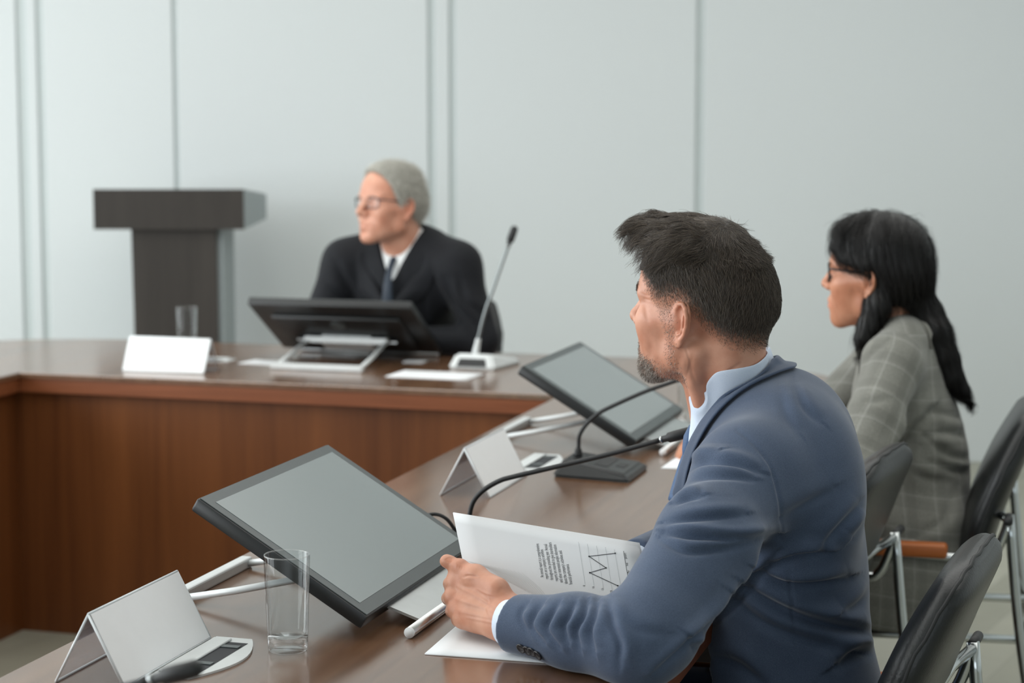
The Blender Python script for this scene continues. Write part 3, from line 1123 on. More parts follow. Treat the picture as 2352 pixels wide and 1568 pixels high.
def head_sdf(P, o):
    w = o.get('w', 1.0)
    ay = np.abs(P[:, 1])
    S = np.stack([P[:, 0], ay, P[:, 2]], 1)            # mirrored
    T = S.copy(); T[:, 1] /= w
    d = skull(P, w)
    jw = o.get('jaw', 1.0)
    # face block, cheeks, jaw
    d = smin(d, d_ell(T, (.046, 0, -.018), (.047, .055, .070)), .03)
    d = smin(d, d_ell(T, (.066, .040, -.006), (.026, .024, .024)), .022)
    d = smin(d, d_ell(T, (.052, .043, -.036), (.030, .018, .034)), .025)
    d = smin(d, d_seg(T, (.064, .050, .0), (.012, .067, .004), .013, .010), .018)
    J = T.copy(); J[:, 1] /= jw
    d = smin(d, d_seg(J, (.012, .051, -.052), (.080, .016, -.084), .0165, .014), .026)
    d = smin(d, d_seg(J, (.010, .058, -.010), (.012, .052, -.055), .016, .016), .02)
    d = smin(d, d_ell(T, (.052, 0, -.060), (.040, .038, .032)), .025)
    ch = o.get('chin', 0.0)
    d = smin(d, d_ell(T, (.087 + ch, 0, -.086), (.016, .021, .016)), .02)
    d = smin(d, d_ell(T, (.080, 0, -.050), (.0255, .031, .030)), .02)
    # brow and eye sockets
    d = smin(d, d_seg(T, (.091, .012, .036), (.077, .046, .036), .0105, .010), .014)
    d = smax(d, -d_ell(T, (.103, .032, .017), (.021, .0185, .0145)), .014)
    ey = d_sph(T, (.0755, .032, .018), .0128)
    lid = np.maximum(d_sph(T, (.0758, .0322, .0178), .0142), -(np.abs(T[:, 2] - .0172) - .0042 + .09 * np.abs(T[:, 1] - .032)))
    d = smin(d, ey, .003)
    d = smin(d, lid, .003)
    # nose
    nl = o.get('nose', 0.0)
    d = smin(d, d_chain(T, [(.093, 0, .034), (.101, 0, .016), (.115 + nl, 0, -.006)], [.0085, .008, .0095]), .010)
    d = smin(d, d_ell(T, (.1165 + nl, 0, -.0105), (.0105, .0105, .0095)), .008)
    d = smin(d, d_ell(T, (.105 + nl * .6, .0125, -.0155), (.0105, .0072, .0075)), .006)
    d = smax(d, -d_ell(T, (.109 + nl, .0065, -.0225), (.006, .0034, .0045)), .004)
    # mouth
    d = smin(d, d_chain(T, [(.1045, 0, -.0445), (.1015, .012, -.0462), (.0915, .0255, -.0500)], [.0058, .0050, .0025]), .006)
    d = smin(d, d_chain(T, [(.1030, 0, -.0565), (.0995, .012, -.0558), (.0910, .0250, -.0515)], [.0066, .0056, .0025]), .006)
    d = smax(d, -d_chain(T, [(.1120, 0, -.0508), (.1070, .013, -.0512), (.0950, .0265, -.0512)], [.0022, .0022, .0012]), .004)
    d = smax(d, -d_ell(T, (.104, 0, -.0695), (.006, .018, .006)), .008)
    # ears
    A = rot_axes((-.84, .54, -.05), (-.16, 0, 1))       # u back and out, v up
    e0 = np.array([.010, .0715, .000], np.float32)
    es = o.get('ear', 1.0)
    m = (T[:, 1] > .05) & (T[:, 2] > -.06) & (T[:, 2] < .07) & (T[:, 0] < .05) & (T[:, 0] > -.07)
    if m.any():
        L = ((T[m] - e0) @ A.astype(np.float32)) / es          # u, v, w (w towards the head's outside: sign below)
        L[:, 2] *= -1 if A[1, 2] < 0 else 1
        rim = d_chain(L, [(.007, .004, .001), (.001, .012, .003), (.002, .022, .0045), (.009, .0305, .005), (.019, .0325, .0045), (.0275, .0265, .004), (.0315, .014, .003), (.0305, .001, .002), (.0255, -.011, .001), (.018, -.020, .001)],
                      [.0022, .0026, .0029, .0031, .0033, .0034, .0033, .0031, .0029, .0032])
        plate = d_ell(L, (.016, .006, -.0035), (.0165, .0275, .0036))
        e = smin(rim, plate, .004)
        e = smin(e, d_chain(L, [(.018, .023, .002), (.0225, .010, .003), (.021, -.004, .003), (.013, -.0135, .003)], [.0026, .0032, .0034, .0036]), .003)
        e = smax(e, -d_ell(L, (.0125, -.001, .0055), (.0085, .0115, .0088)), .002)
        e = smax(e, -d_ell(L, (.0135, .017, .0050), (.0078, .0092, .0060)), .002)
        e = smin(e, d_ell(L, (.0105, -.0245, .0005), (.0085, .0095, .0042)), .006)
        e = smin(e, d_ell(L, (.0012, -.003, .002), (.0042, .0062, .0042)), .004)
        d = d.copy()
        d[m] = smin(d[m], e * es, .005)
    return d


def neck_sdf(P, d, base, r=.058, front=None):
    """neck from the skull to base (local), with the two slanting muscles"""
    base = np.asarray(base, np.float32)
    n = d_seg(P, (-.028, 0, -.030), base, r * .98, r * 1.08)
    n = smin(n, d_seg(P, (.012, 0, -.068), base + np.array([.020, 0, .0], np.float32), .030, .030), .03)
    S = np.stack([P[:, 0], np.abs(P[:, 1] - base[1] * 0), P[:, 2]], 1)
    d = smin(d, n, .020)
    return d


def hair_curves(name, roots, pts_fn, parent, mat, r0=.00016, r1=.00006):
    """strands as native hair curves: pts (N, K, 3)"""
    N, K, _ = pts_fn.shape
    hc = bpy.data.hair_curves.new(name)
    hc.add_curves([K] * N)
    hc.points.foreach_set('position', pts_fn.astype(np.float32).ravel())
    rad = np.tile(np.linspace(r0, r1, K), N).astype(np.float32)
    hc.points.foreach_set('radius', rad)
    hc.materials.append(mat)
    o = bpy.data.objects.new(name, hc)
    return link(o, parent)


def scatter(V, Q, weight, n, rng):
    """n random surface points with probability ~ area * weight(vertex)"""
    a = np.linalg.norm(np.cross(V[Q[:, 2]] - V[Q[:, 0]], V[Q[:, 3]] - V[Q[:, 1]]), axis=1)
    p = a * weight[Q].mean(1)
    p /= p.sum()
    f = rng.choice(len(Q), n, p=p)
    s, t = rng.random(n)[:, None], rng.random(n)[:, None]
    q = V[Q[f]]
    return (q[:, 0] * (1 - s) + q[:, 1] * s) * (1 - t) + (q[:, 3] * (1 - s) + q[:, 2] * s) * t


def grad(fn, P, e=.0012):
    P = P.astype(np.float32)
    g = np.stack([fn(P + v3(e, 0, 0)) - fn(P - v3(e, 0, 0)), fn(P + v3(0, e, 0)) - fn(P - v3(0, e, 0)), fn(P + v3(0, 0, e)) - fn(P - v3(0, 0, e))], 1)
    return g / (np.linalg.norm(g, axis=1)[:, None] + 1e-9)


def grow(roots, dirs_fn, length, K, keep_fn, lift):
    """integrate strands: dirs_fn(P, step fraction) -> direction; keep_fn the body they may not enter"""
    P = roots.copy()
    out = [P.copy()]
    for k in range(1, K):
        f = k / (K - 1)
        D = dirs_fn(P, f)
        P = P + D * (length / (K - 1))[:, None]
        d = keep_fn(P.astype(np.float32))
        g = grad(keep_fn, P)
        low = np.maximum(0, lift * min(1, f * 2) - d)
        P = P + g * low[:, None]
        out.append(P.copy())
    return np.stack(out, 1)


def unit(a): return a / (np.linalg.norm(a, axis=-1, keepdims=True) + 1e-9)


def skin_mat(name, base, dark, rough=.46):
    m = NT(name)
    tc = m.n('ShaderNodeTexCoord')
    n1 = m.n('ShaderNodeTexNoise', i_Scale=26.0, i_Detail=5.0)
    n2 = m.n('ShaderNodeTexNoise', i_Scale=420.0, i_Detail=2.0)
    n3 = m.n('ShaderNodeTexVoronoi', i_Scale=620.0)
    for q in (n1, n2, n3): m.l(tc.outputs['Object'], q.inputs['Vector'])
    c = m.ramp(n1.outputs['Fac'], [(.32, dark), (.62, base)])
    at_ = m.n('ShaderNodeAttribute', attribute_name='tint')
    mx = m.n('ShaderNodeMixRGB', blend_type='MULTIPLY', i_Fac=1.0)
    m.l(c, mx.inputs[1]); m.l(at_.outputs['Color'], mx.inputs[2])
    m.l(mx.outputs[0], m.b.inputs['Base Color'])
    m.b.inputs['Roughness'].default_value = rough
    m.b.inputs['Specular IOR Level'].default_value = .45
    m.b.inputs['Subsurface Weight'].default_value = .12
    m.b.inputs['Subsurface Radius'].default_value = (.010, .0035, .002)
    m.b.inputs['Subsurface Scale'].default_value = .5
    ad = m.n('ShaderNodeMath', operation='ADD')
    m.l(n2.outputs['Fac'], ad.inputs[0]); m.l(n3.outputs['Distance'], ad.inputs[1])
    m.bump(ad.outputs[0], .10, .0006)
    return m.m


def hair_mat(name, c0, c1, rough=.38, spec=.5):
    m = NT(name)
    hi = m.n('ShaderNodeHairInfo')
    m.l(m.ramp(hi.outputs['Random'], [(0, c0), (1, c1)] if not isinstance(c0, list) else c0), m.b.inputs['Base Color'])
    m.b.inputs['Roughness'].default_value = rough
    m.b.inputs['Specular IOR Level'].default_value = spec
    return m.m


M['skin_tan'] = skin_mat('skin_tan', lin(208, 155, 130), lin(190, 132, 106))
M['skin_fair'] = skin_mat('skin_fair', lin(212, 158, 134), lin(196, 138, 113))
M['skin_brown'] = skin_mat('skin_brown', lin(200, 142, 112), lin(184, 124, 95), .4)
M['hair_dark'] = hair_mat('dark_brown_hair', lin(42, 35, 30), lin(98, 86, 74), .34)
M['hair_fade'] = hair_mat('greying_short_hair', [(0, lin(48, 40, 34)), (.6, lin(88, 76, 64)), (.8, lin(150, 138, 124)), (1, lin(190, 182, 170))], None, .45)
M['beard'] = hair_mat('greying_beard_hair', [(0, lin(58, 48, 40)), (.4, lin(92, 78, 66)), (.6, lin(160, 150, 138)), (1, lin(218, 212, 204))], None, .45)
M['hair_grey'] = hair_mat('grey_hair', lin(150, 148, 138), lin(222, 220, 212), .45)
M['hair_black'] = hair_mat('black_hair', lin(12, 11, 11), lin(30, 26, 24), .42, .3)
M['hair_under'] = simple('dark_hair_mass', lin(46, 40, 35), .6, noise_scale=300, noise_amt=.3)
M['hair_grey_under'] = simple('grey_hair_mass', lin(150, 148, 139), .7, noise_scale=300, noise_amt=.2)
M['hair_black_under'] = simple('black_hair_mass', lin(14, 13, 13), .5, noise_scale=300, noise_amt=.3)


def plain_hand(wr, f, up, sg, s=1.0):
    """relaxed hand lying on the table: f the way it points, sg +1 for the thumb on the side of cross(up, f)"""
    f = unit(np.asarray(f, float)); up = np.array([0, 0, 1.0]); sd = np.cross(up, f) * sg

    def fn(P):
        d = None
        for i in range(4):
            k = (.026 - .0175 * i)
            m = wr + f * (.092 - .006 * abs(i - 1)) * s + sd * k * s + up * .008
            e = d_seg(P, wr + sd * k * .6, m, .0135 * s, .0105 * s)
            d = e if d is None else smin(d, e, .012)
            L = (.070, .078, .073, .056)[i] * s
            d = smin(d, d_chain(P, [m, m + f * L * .45 + up * .004, m + f * L * .78 - up * .010, m + f * L * .95 - up * .020], [.0098 * s, .0088 * s, .008 * s, .007 * s], .003), .006)
        th = [wr + f * .02 + sd * .018, wr + f * .055 + sd * .045, wr + f * .085 + sd * .052 - up * .004, wr + f * .108 + sd * .050 - up * .008]
        d = smin(d, d_chain(P, th, [.015 * s, .012 * s, .0095 * s, .008 * s], .005), .014)
        return d
    c = wr + f * .08
    return sculpt(fn, c - .13, c + .13, .0022, 1)


def pose(origin, heading, nod=0.0, roll=0.0, scale=1.0):
    return (Matrix.Translation(Vector(origin)) @ Matrix.Rotation(R(heading), 4, 'Z') @ Matrix.Rotation(R(nod), 4, 'Y')
            @ Matrix.Rotation(R(roll), 4, 'X') @ Matrix.Scale(scale, 4))


def xf(Mx, P):
    A = np.array(Mx)
    return P @ A[:3, :3].T + A[:3, 3]


def ixf(Mx, P):
    return xf(Mx.inverted(), np.asarray(P, float))

# ------------------------------------------------------------------ the man in the blue suit
HM = pose((.2891, 2.97, 1.1722), 147, -2, -5, 1.01)
man_opt = dict(w=1.0, jaw=1.03)
NB = ixf(HM, (.332, 2.993, 1.00))            # base of the neck in head coordinates


def man_head(P):
    d = head_sdf(P, man_opt)
    d = neck_sdf(P, d, NB, .0515)
    # the muscle from behind the ear to the throat, and the thicker nape
    L = np.array([.035, .012, -.150])
    for sg in (1, -1):
        d = smin(d, d_chain(P, [(-.016, sg * .056, -.045), (-.006, sg * .048, -.09), (-.012, sg * .030, -.14)], [.013, .012, .010]), .018)
    d = smin(d, d_ell(P, (-.052, 0, -.055), (.032, .046, .045)), .03)
    return d


V, Q = sculpt(man_head, (-.15, -.115, -.24), (.14, .115, .145), .0013, 2)
def on_head(V, folds):
    W_ = xf(HM, V)
    return ixf(HM, fold(W_, normals(W_, Q), folds))


V = on_head(V, [
    ([(1712, 846), (1680, 868), (1650, 893), (1622, 922)], 2.6, -.0022), ([(1700, 835), (1660, 862), (1628, 893)], 3.0, -.0012), ([(1735, 838), (1700, 862)], 3, -.0010),
    ([(1578, 812), (1572, 850), (1590, 885)], 8, .0022), ([(1590, 815), (1588, 850), (1600, 880)], 3, -.0008), ([(1575, 800), (1585, 830), (1580, 860)], 2.0, -.0007),
    ([(1480, 690), (1484, 720), (1490, 740)], 4, -.0012), ([(1470, 672), (1484, 678), (1498, 676)], 2.2, -.0004), ([(1473, 682), (1488, 688), (1500, 690)], 2.0, -.0004),
    ([(1490, 770), (1496, 800), (1492, 825)], 6, -.0010)])
# tint: lips, ear and cheek redness, shaved stubble shade, scalp under the cropped hair
ay = np.abs(V[:, 1])
tint = np.ones((len(V), 3))


def mixc(t, w, c): t[:] = t * (1 - w[:, None]) + np.array(c) * w[:, None]


mixc(tint, .5 * sstep(.068, .085, ay) * (V[:, 2] > -.04), (1.02, .84, .80))
mixc(tint, .35 * gauss(V, (.06, .05, -.01), (.03, .03, .03)), (1.02, .86, .82))
mixc(tint, .6 * gauss(V, (.10, 0, -.05), (.012, .02, .008)), (.95, .72, .70))
mixc(tint, .30 * sstep(-.06, -.10, V[:, 2]) * (ay < .09), (1.0, .84, .78))


def man_hairline(P):
    """positive inside the hair"""
    x, y, z = P[:, 0], np.abs(P[:, 1]), P[:, 2]
    # lower limit of z as a function of x (front to back)
    zl = np.interp(x, [-.12, -.085, -.061, -.033, -.018, -.005, .010, .018, .026, .035, .046, .056, .068, .078, .090, .10],
                   [-.038, -.038, -.032, -.012, .010, .027, .031, .018, -.004, .004, .022, .034, .048, .062, .094, .105])
    return z - zl


hm = man_hairline(V)
def fade(P, h):
    """0 at the hairline, 1 where the hair is full: a wide fade above the ear, a short one at the nape"""
    w_ = np.interp(P[:, 0], [-.09, -.05, -.02, .02, .06, .09], [.052, .054, .058, .062, .052, .018])
    z2 = np.interp(P[:, 0], [-.12, -.085, -.061, -.033, -.018, -.005, .010, .035, .046, .056, .068, .078, .090, .10],
                   [-.038, -.038, -.032, -.012, .008, .018, .021, .018, .024, .034, .048, .062, .094, .105])
    return np.clip((P[:, 2] - z2 - .004) / w_, .06, 1) * (h > -.01)


mixc(tint, .80 * sstep(.1, .95, fade(V, hm)), (.17, .145, .125))
mixc(tint, .50 * sstep(-.004, .010, hm), (.62, .52, .45))


def man_beard(P):
    x, y, z = P[:, 0], np.abs(P[:, 1]), P[:, 2]
    jaw = sstep(-.048, -.070, z + .35 * np.maximum(0, .05 - x)) * (x > -.002) * sstep(-.125, -.105, z)
    chin = sstep(-.056, -.066, z) * (x > .06)
    mous = np.exp(-.5 * ((z + .033) / .006) ** 2) * (x > .075) * (y < .032)
    side = np.exp(-.5 * ((x - .018) / .009) ** 2) * sstep(.03, .0, z) * (y > .04) * .6
    gn = np.exp(-.5 * ((x - .088) / .012) ** 2) * sstep(-.036, -.046, z) * (y > .018) * (y < .036)
    w = np.maximum.reduce([jaw, chin, mous, side, gn])
    w = np.maximum(w * np.where(jaw > .3, .42 + .58 * sstep(.045, .075, x), 1), chin)
    return w * (z > -.100 - .25 * np.maximum(0, x - .03)) * (x > -.01)


bd = man_beard(V)
mixc(tint, .30 * np.clip(bd, 0, 1), (.52, .48, .46))
V_head, Q_head = V, Q
man = qmesh('person', V, Q, M['skin_tan'], None, tint)
man.matrix_world = HM
tag(man, 'bearded man in a blue suit reading a report, with short dark swept-up hair', 'person')

rngm = np.random.default_rng(5)
skm = lambda P: smin(skull(P), d_ell(P, (-.058, 0, -.055), (.035, .048, .045)), .03)
fullm = lambda P: man_head(P)

# eyes: dark irises, brows
for sg in (1, -1):
    bm = bmesh.new()
    bmesh.ops.create_uvsphere(bm, u_segments=16, v_segments=10, radius=.0058, matrix=Matrix.Translation((.0832, sg * .032, .0178)))
    from_bm('iris', bm, M['hair_black_under'], man, smooth=True)

# hair mass under the strands: a close cap plus the swept-up front


def man_cap(P):
    d = skm(P) - .0035 - .012 * sstep(.085, .118, P[:, 2]) * sstep(-.085, -.02, P[:, 0])
    d = smax(d, .088 - P[:, 2] - .25 * np.maximum(0, P[:, 0]), .006)
    q = d_ell(P, (.062, -.004, .110), (.038, .046, .022), rot_axes((1, 0, .10), (0, 1, 0)))
    q = smin(q, d_ell(P, (.012, 0, .115), (.070, .054, .024)), .02)
    q = smin(q, d_ell(P, (.084, -.004, .122), (.018, .036, .013)), .015)
    return smin(d, q, .012)


Vh, Qh = sculpt(man_cap, (-.13, -.10, -.06), (.16, .10, .16), .0022, 2)
hair = qmesh('hair', Vh, Qh, M['hair_under'], man)

# long strands on top, combed forward and up into a quiff from the crown
wt = sstep(.070, .092, Vh[:, 2] - .75 * np.maximum(0, Vh[:, 0] - .045))
rt = scatter(Vh, Qh, wt, 22000, rngm)
crown = np.array([-.060, .018, .110])


def comb_top(P, f):
    u = P - crown
    u[:, 2] = 0
    r = np.linalg.norm(u, axis=1, keepdims=True)
    u = unit(u)
    sw = np.stack([-u[:, 1], u[:, 0], 0 * u[:, 0]], 1)
    fwd = np.array([1.0, 0, 0])
    front = sstep(.0, .06, P[:, 0])[:, None]
    d = unit(u + .35 * sw * np.exp(-r / .04)) * (1 - front) + front * (fwd * (1 - .2 * f) + np.array([0, .10, .0]))
    up = .16 + .10 * sstep(-.03, .02, P[:, 0]) + .5 * sstep(.04, .085, P[:, 0]) * (1 - f * 1.2)
    d = d + np.stack([0 * f + 0 * up, 0 * up, up - .62 * f * (1 + front[:, 0])], 1)
    back = sstep(.0, -.05, P[:, 0])[:, None]
    d = d * (1 - back * .6) + back * .6 * np.array([-.5, 0, -.7])
    return unit(d + jit_t * (.16 + .18 * f))


jit_t = rngm.normal(size=rt.shape)
# neighbouring strands gather in locks
for lk in range(260):
    c = rt[rngm.integers(len(rt))]
    sel = np.linalg.norm(rt - c, axis=1) < .011
    jit_t[sel] = jit_t[sel] * .45 + rngm.normal(size=3) * .75
ln = .013 + .027 * sstep(-.03, .08, rt[:, 0]) + .007 * rngm.random(len(rt))
st = grow(rt, comb_top, ln, 7, man_cap, .0005)
hair_curves('hair_strands', rt, st, hair, M['hair_dark'], .00018, .00008)
# a few loose hairs curling over the forehead
rq = scatter(Vh, Qh, (Vh[:, 0] > .082).astype(float) * (Vh[:, 2] > .108), 420, rngm)
jit_q = rngm.normal(size=rq.shape)
lq = .030 + .022 * rngm.random(len(rq))
sq = grow(rq, lambda P, f: unit(np.array([1.0 - 1.5 * f, .25, .75 - 2.0 * f]) + jit_q * .12), lq, 9, man_cap, .001)
hair_curves('hair_strands', rq, sq, hair, M['hair_dark'], .00017, .00007)

# cropped sides and back, shorter towards the hairline
ws = sstep(-.008, .010, hm) * (.50 + .50 * fade(V, hm)) * sstep(.125, .105, V[:, 2]) * (np.abs(V[:, 1]) < .0765 + .03 * (V[:, 2] > .03))
rs = scatter(V, Q, ws, 56000, rngm)
hs = man_hairline(rs)
nrm = grad(fullm, rs)
jit_s = rngm.normal(size=rs.shape)
fs = fade(rs, hs)
ls = .0014 + .0125 * fs ** 1.8 + .003 * rngm.random(len(rs)) * (.15 + fs)
lift = .40 - .12 * fs


def comb_side(P, f):
    dn = np.array([-.45, 0, -1.0]) * np.ones((len(P), 1))
    dn[:, 0] += .9 * sstep(-.04, -.09, P[:, 0]) + .5 * sstep(.02, .05, P[:, 0])
    return unit(nrm * lift[:, None] * (1.15 - f) + unit(dn) * .8 + jit_s * .16)


ss = grow(rs, comb_side, ls, 6, skm, .0003 + .0085 * fs ** 1.5 * rngm.random(len(rs)))
far = fs + .25 * rngm.normal(size=len(fs)) > .45
hair_curves('hair_strands', rs[far], ss[far], hair, M['hair_dark'], .00018, .00009)
hair_curves('hair_strands', rs[~far], ss[~far], hair, M['hair_fade'], .00009, .00006)

# beard and brows
rb = scatter(V, Q, bd ** 1.7 + 1e-6, 11000, rngm)
keep = man_beard(rb) > .15
rb = rb[keep]
nb = grad(fullm, rb)
jb = rngm.normal(size=rb.shape)
lb = .8 * (.0028 + .0045 * sstep(.03, .085, rb[:, 0]) * sstep(-.055, -.085, rb[:, 2])) * (.6 + .7 * rngm.random(len(rb)))
sb = grow(rb, lambda P, f: unit(nb * (.8 - .3 * f) + np.array([.1, 0, -.75]) + jb * .28), lb, 4, fullm, .0003)
beard = hair_curves('beard', rb, sb, man, M['beard'], .00014, .00007)
wb = np.exp(-.5 * ((V[:, 2] - .040 - .05 * (ay - .02)) / .0035) ** 2) * (V[:, 0] > .06) * (ay > .010) * (ay < .050)
re_ = scatter(V, Q, wb, 900, rngm)
ne = grad(fullm, re_)
je = rngm.normal(size=re_.shape)
se = grow(re_, lambda P, f: unit(ne * .10 + np.stack([-.3 + 0 * P[:, 0], np.sign(P[:, 1]), .3 + 0 * P[:, 0]], 1) + je * .2), .0045 + .002 * rngm.random(len(re_)), 4, fullm, .0004)
hair_curves('eyebrows', re_, se, man, M['hair_dark'], .00016, .00007)

# ---- his clothes (built in the room's own coordinates, then handed to him as children)
MF = np.array([-math.cos(TA), math.sin(TA), 0])          # the way his chest faces
ML = np.array([-math.sin(TA), -math.cos(TA), 0])         # his left
MU = np.array([0, 0, 1.0])
MAX_ = np.stack([MF, ML, MU], 1)
MC = np.array([.405, 2.985, 0])                          # a point of his middle plane



def mirror(p):
    p = np.asarray(p, float)
    return p - 2 * np.outer((p - MC) @ ML, ML).reshape(p.shape)


def give(o, owner):
    """parent without moving"""
    o.parent = owner
    o.matrix_parent_inverse = owner.matrix_world.inverted()
    return o


def suit_mat(name, c0, c1, scale=900, rough=.78, sheen=.25, bump=.18):
    m = NT(name)
    tc = m.n('ShaderNodeTexCoord')
    w1 = m.n('ShaderNodeTexWave', wave_type='BANDS', bands_direction='DIAGONAL', i_Scale=scale * .35, i_Distortion=1.5)
    n1 = m.n('ShaderNodeTexNoise', i_Scale=scale, i_Detail=2.0)
    n2 = m.n('ShaderNodeTexNoise', i_Scale=30.0, i_Detail=4.0)
    for q in (w1, n1, n2): m.l(tc.outputs['Object'], q.inputs['Vector'])
    ad = m.n('ShaderNodeMath', operation='MULTIPLY_ADD')
    m.l(n2.outputs['Fac'], ad.inputs[0]); ad.inputs[1].default_value = .22
    m.l(n1.outputs['Fac'], ad.inputs[2])
    m.l(m.ramp(ad.outputs[0], [(.4, c0), (.82, c1)]), m.b.inputs['Base Color'])
    m.b.inputs['Roughness'].default_value = rough
    m.b.inputs['Specular IOR Level'].default_value = .25
    m.b.inputs['Sheen Weight'].default_value = sheen
    m.b.inputs['Sheen Roughness'].default_value = .4
    m.bump(ad.outputs[0], bump, .0006)
    return m.m


M['suit_blue'] = suit_mat('blue_suit_wool', lin(61, 73, 93), lin(78, 91, 113))
M['shirt_blue'] = suit_mat('pale_blue_shirt_cotton', lin(206, 219, 238), lin(222, 232, 246), 1200, .8, .1, .08)
M['tie_blue'] = suit_mat('blue_silk_tie', lin(60, 84, 118), lin(80, 106, 142), 900, .5, .1)
M['trouser_navy'] = suit_mat('navy_trouser_wool', lin(48, 60, 82), lin(60, 74, 98))
M['shoe_black'] = simple('black_shoe_leather', lin(30, 29, 28), .3)

SH_L = np.array([.326, 2.765, .962]); EL_L = np.array([.160, 2.495, .800]); WR_L = np.array([.010, 2.622, .792])
SH_R = np.array([.445, 3.170, .995]); EL_R = np.array([.335, 3.165, .802]); WR_R = np.array([.192, 2.935, .805])


def man_jacket(P, hole=True):
    d = d_ell(P, (.388, 2.985, .915), (.120, .180, .170), MAX_)
    d = smin(d, d_ell(P, (.418, 2.975, .740), (.122, .170, .19), MAX_), .08)
    d = smin(d, d_ell(P, (.438, 2.970, .560), (.130, .185, .13), MAX_), .08)
    d = smin(d, d_ell(P, (.425, 2.985, .955), (.085, .155, .115), MAX_), .06)      # rounded upper back
    d = smin(d, d_ell(P, (.408, 2.870, .925), (.100, .110, .140), MAX_), .06)
    # shoulders and the slope up to the collar
    d = smin(d, d_chain(P, [SH_L + [.01, .03, .0], (.362, 2.885, .972), (.395, 2.985, 1.012), (.425, 3.09, .995), SH_R - [0, .02, 0]], [.054, .048, .050, .052, .060]), .05)
    # left sleeve
    d = smin(d, d_chain(P, [SH_L, (.262, 2.640, .905), EL_L + [.018, .022, .012]], [.064, .066, .061], .02), .085)
    e = d_chain(P, [EL_L + [.018, .022, .012], EL_L, (.085, 2.560, .797), WR_L + (WR_L - np.array([.085, 2.560, .797])) * .4], [.060, .056, .049, .037], .02)
    w = unit(WR_L - np.array([.085, 2.560, .797])) * .9 + np.array([0, 0, .12])
    d = smin(d, smax(e, d_plane(P, WR_L + w * .012, w), .003), .018)
    # right sleeve
    e = smin(d_chain(P, [SH_R, EL_R], [.068, .050]), d_chain(P, [EL_R, WR_R + (WR_R - EL_R) * .2], [.049, .036]), .02)
    w = unit(WR_R - EL_R)
    d = smin(d, smax(e, d_plane(P, WR_R + w * .012, w), .003), .03)
    # front edge falls to the lap
    d = smin(d, d_seg(P, (.372, 2.92, .56), (.372, 3.05, .56), .085), .06)
    # keep it off the table, open at the neck and cut at the cuffs
    d = smax(d, .7525 - P[:, 2] - 10 * np.maximum(0, (P - np.array(tp(0, 2.372), np.float32)) @ np.array(TB, np.float32)), .004)
    if hole:
        d = smax(d, -d_seg(P, (.336, 2.992, .985), (.305, 2.995, 1.30), .050), .008)
    d = smax(d, .475 - P[:, 2], .01)
    return d


Vj, Qj = sculpt(man_jacket, (-.08, 2.38, .44), (.64, 3.33, 1.15), .0031, 3)
Nj = normals(Vj, Qj)


FOLDS = [
    # creases of the upper sleeve, from the front of the arm across
    ([(1570, 1075), (1620, 1058), (1690, 1062), (1745, 1080)], 9, -0.0085),
    ([(1556, 1120), (1610, 1092), (1680, 1090), (1730, 1098)], 8, -0.0066),
    ([(1548, 1152), (1580, 1138), (1610, 1135)], 8, -0.0076),
    ([(1530, 1200), (1590, 1188), (1650, 1182), (1710, 1178)], 9, -0.0066),
    ([(1530, 1222), (1600, 1228), (1680, 1232), (1780, 1222)], 9, -0.0104),
    ([(1520, 1235), (1580, 1262), (1660, 1255), (1740, 1238), (1785, 1226)], 9, -0.0066),
    # inner elbow and forearm
    ([(1404, 1375), (1412, 1430), (1430, 1480), (1428, 1520)], 10, -0.0058),
    ([(1378, 1385), (1372, 1420), (1362, 1455), (1368, 1490)], 9, -0.0084),
    ([(1352, 1388), (1345, 1420), (1330, 1450), (1335, 1480)], 8, -0.0078),
    ([(1322, 1392), (1310, 1420), (1300, 1440), (1308, 1470)], 8, -0.0078),
    ([(1285, 1390), (1272, 1415), (1262, 1445), (1285, 1480)], 8, -0.0078),
    ([(1250, 1388), (1235, 1410), (1228, 1440), (1250, 1470)], 8, -0.0071),
    ([(1212, 1392), (1200, 1415), (1215, 1450)], 8, -0.0045),
    ([(1400, 1400), (1470, 1440), (1530, 1450)], 12, -0.0026),
    # side of the body under the arm
    ([(1770, 1292), (1830, 1272), (1895, 1266)], 10, -0.0117),
    ([(1745, 1308), (1810, 1335), (1880, 1335), (1945, 1322)], 12, -0.0116),
    ([(1720, 1345), (1800, 1390), (1880, 1420), (1970, 1440), (2010, 1450)], 14, -0.0144),
    ([(1690, 1370), (1760, 1425), (1850, 1460), (1960, 1490)], 15, -0.0078),
    ([(1880, 1255), (1925, 1205), (1975, 1150)], 12, -0.0065),
    ([(1800, 1180), (1850, 1150), (1910, 1120)], 13, -0.0041),
    ([(1925, 1520), (1970, 1490), (2010, 1488)], 15, -0.0157),
    ([(1960, 1230), (1988, 1195), (1998, 1185)], 10, -0.0078),
    ([(1640, 1500), (1700, 1520), (1760, 1568)], 15, -0.0078),
    ([(1590, 1470), (1620, 1500), (1625, 1560)], 13, -0.0104),
    ([(1930, 1400), (1970, 1380), (2000, 1345)], 12, -0.0078),
    ([(1830, 880), (1850, 930), (1885, 965)], 10, -0.0042),
    ([(1800, 900), (1812, 950), (1835, 990)], 12, -0.0030),
    ([(1560, 1085), (1600, 1058), (1650, 1040)], 10, -0.0062),
    ([(1505, 1538), (1590, 1460), (1690, 1362), (1782, 1262)], 8, -0.0083),
    ([(1620, 1446), (1700, 1372), (1770, 1290)], 8, -0.0068),
    # seams
    ([(1693, 987), (1736, 1025), (1772, 1080), (1790, 1155), (1793, 1240)], 3.0, -0.0024),
    ([(1810, 1290), (1815, 1350), (1822, 1420), (1830, 1500)], 2.5, -0.0015),
]
Vj = fold(Vj, Nj, FOLDS)
jacket = give(qmesh('jacket', Vj, Qj, M['suit_blue']), man)


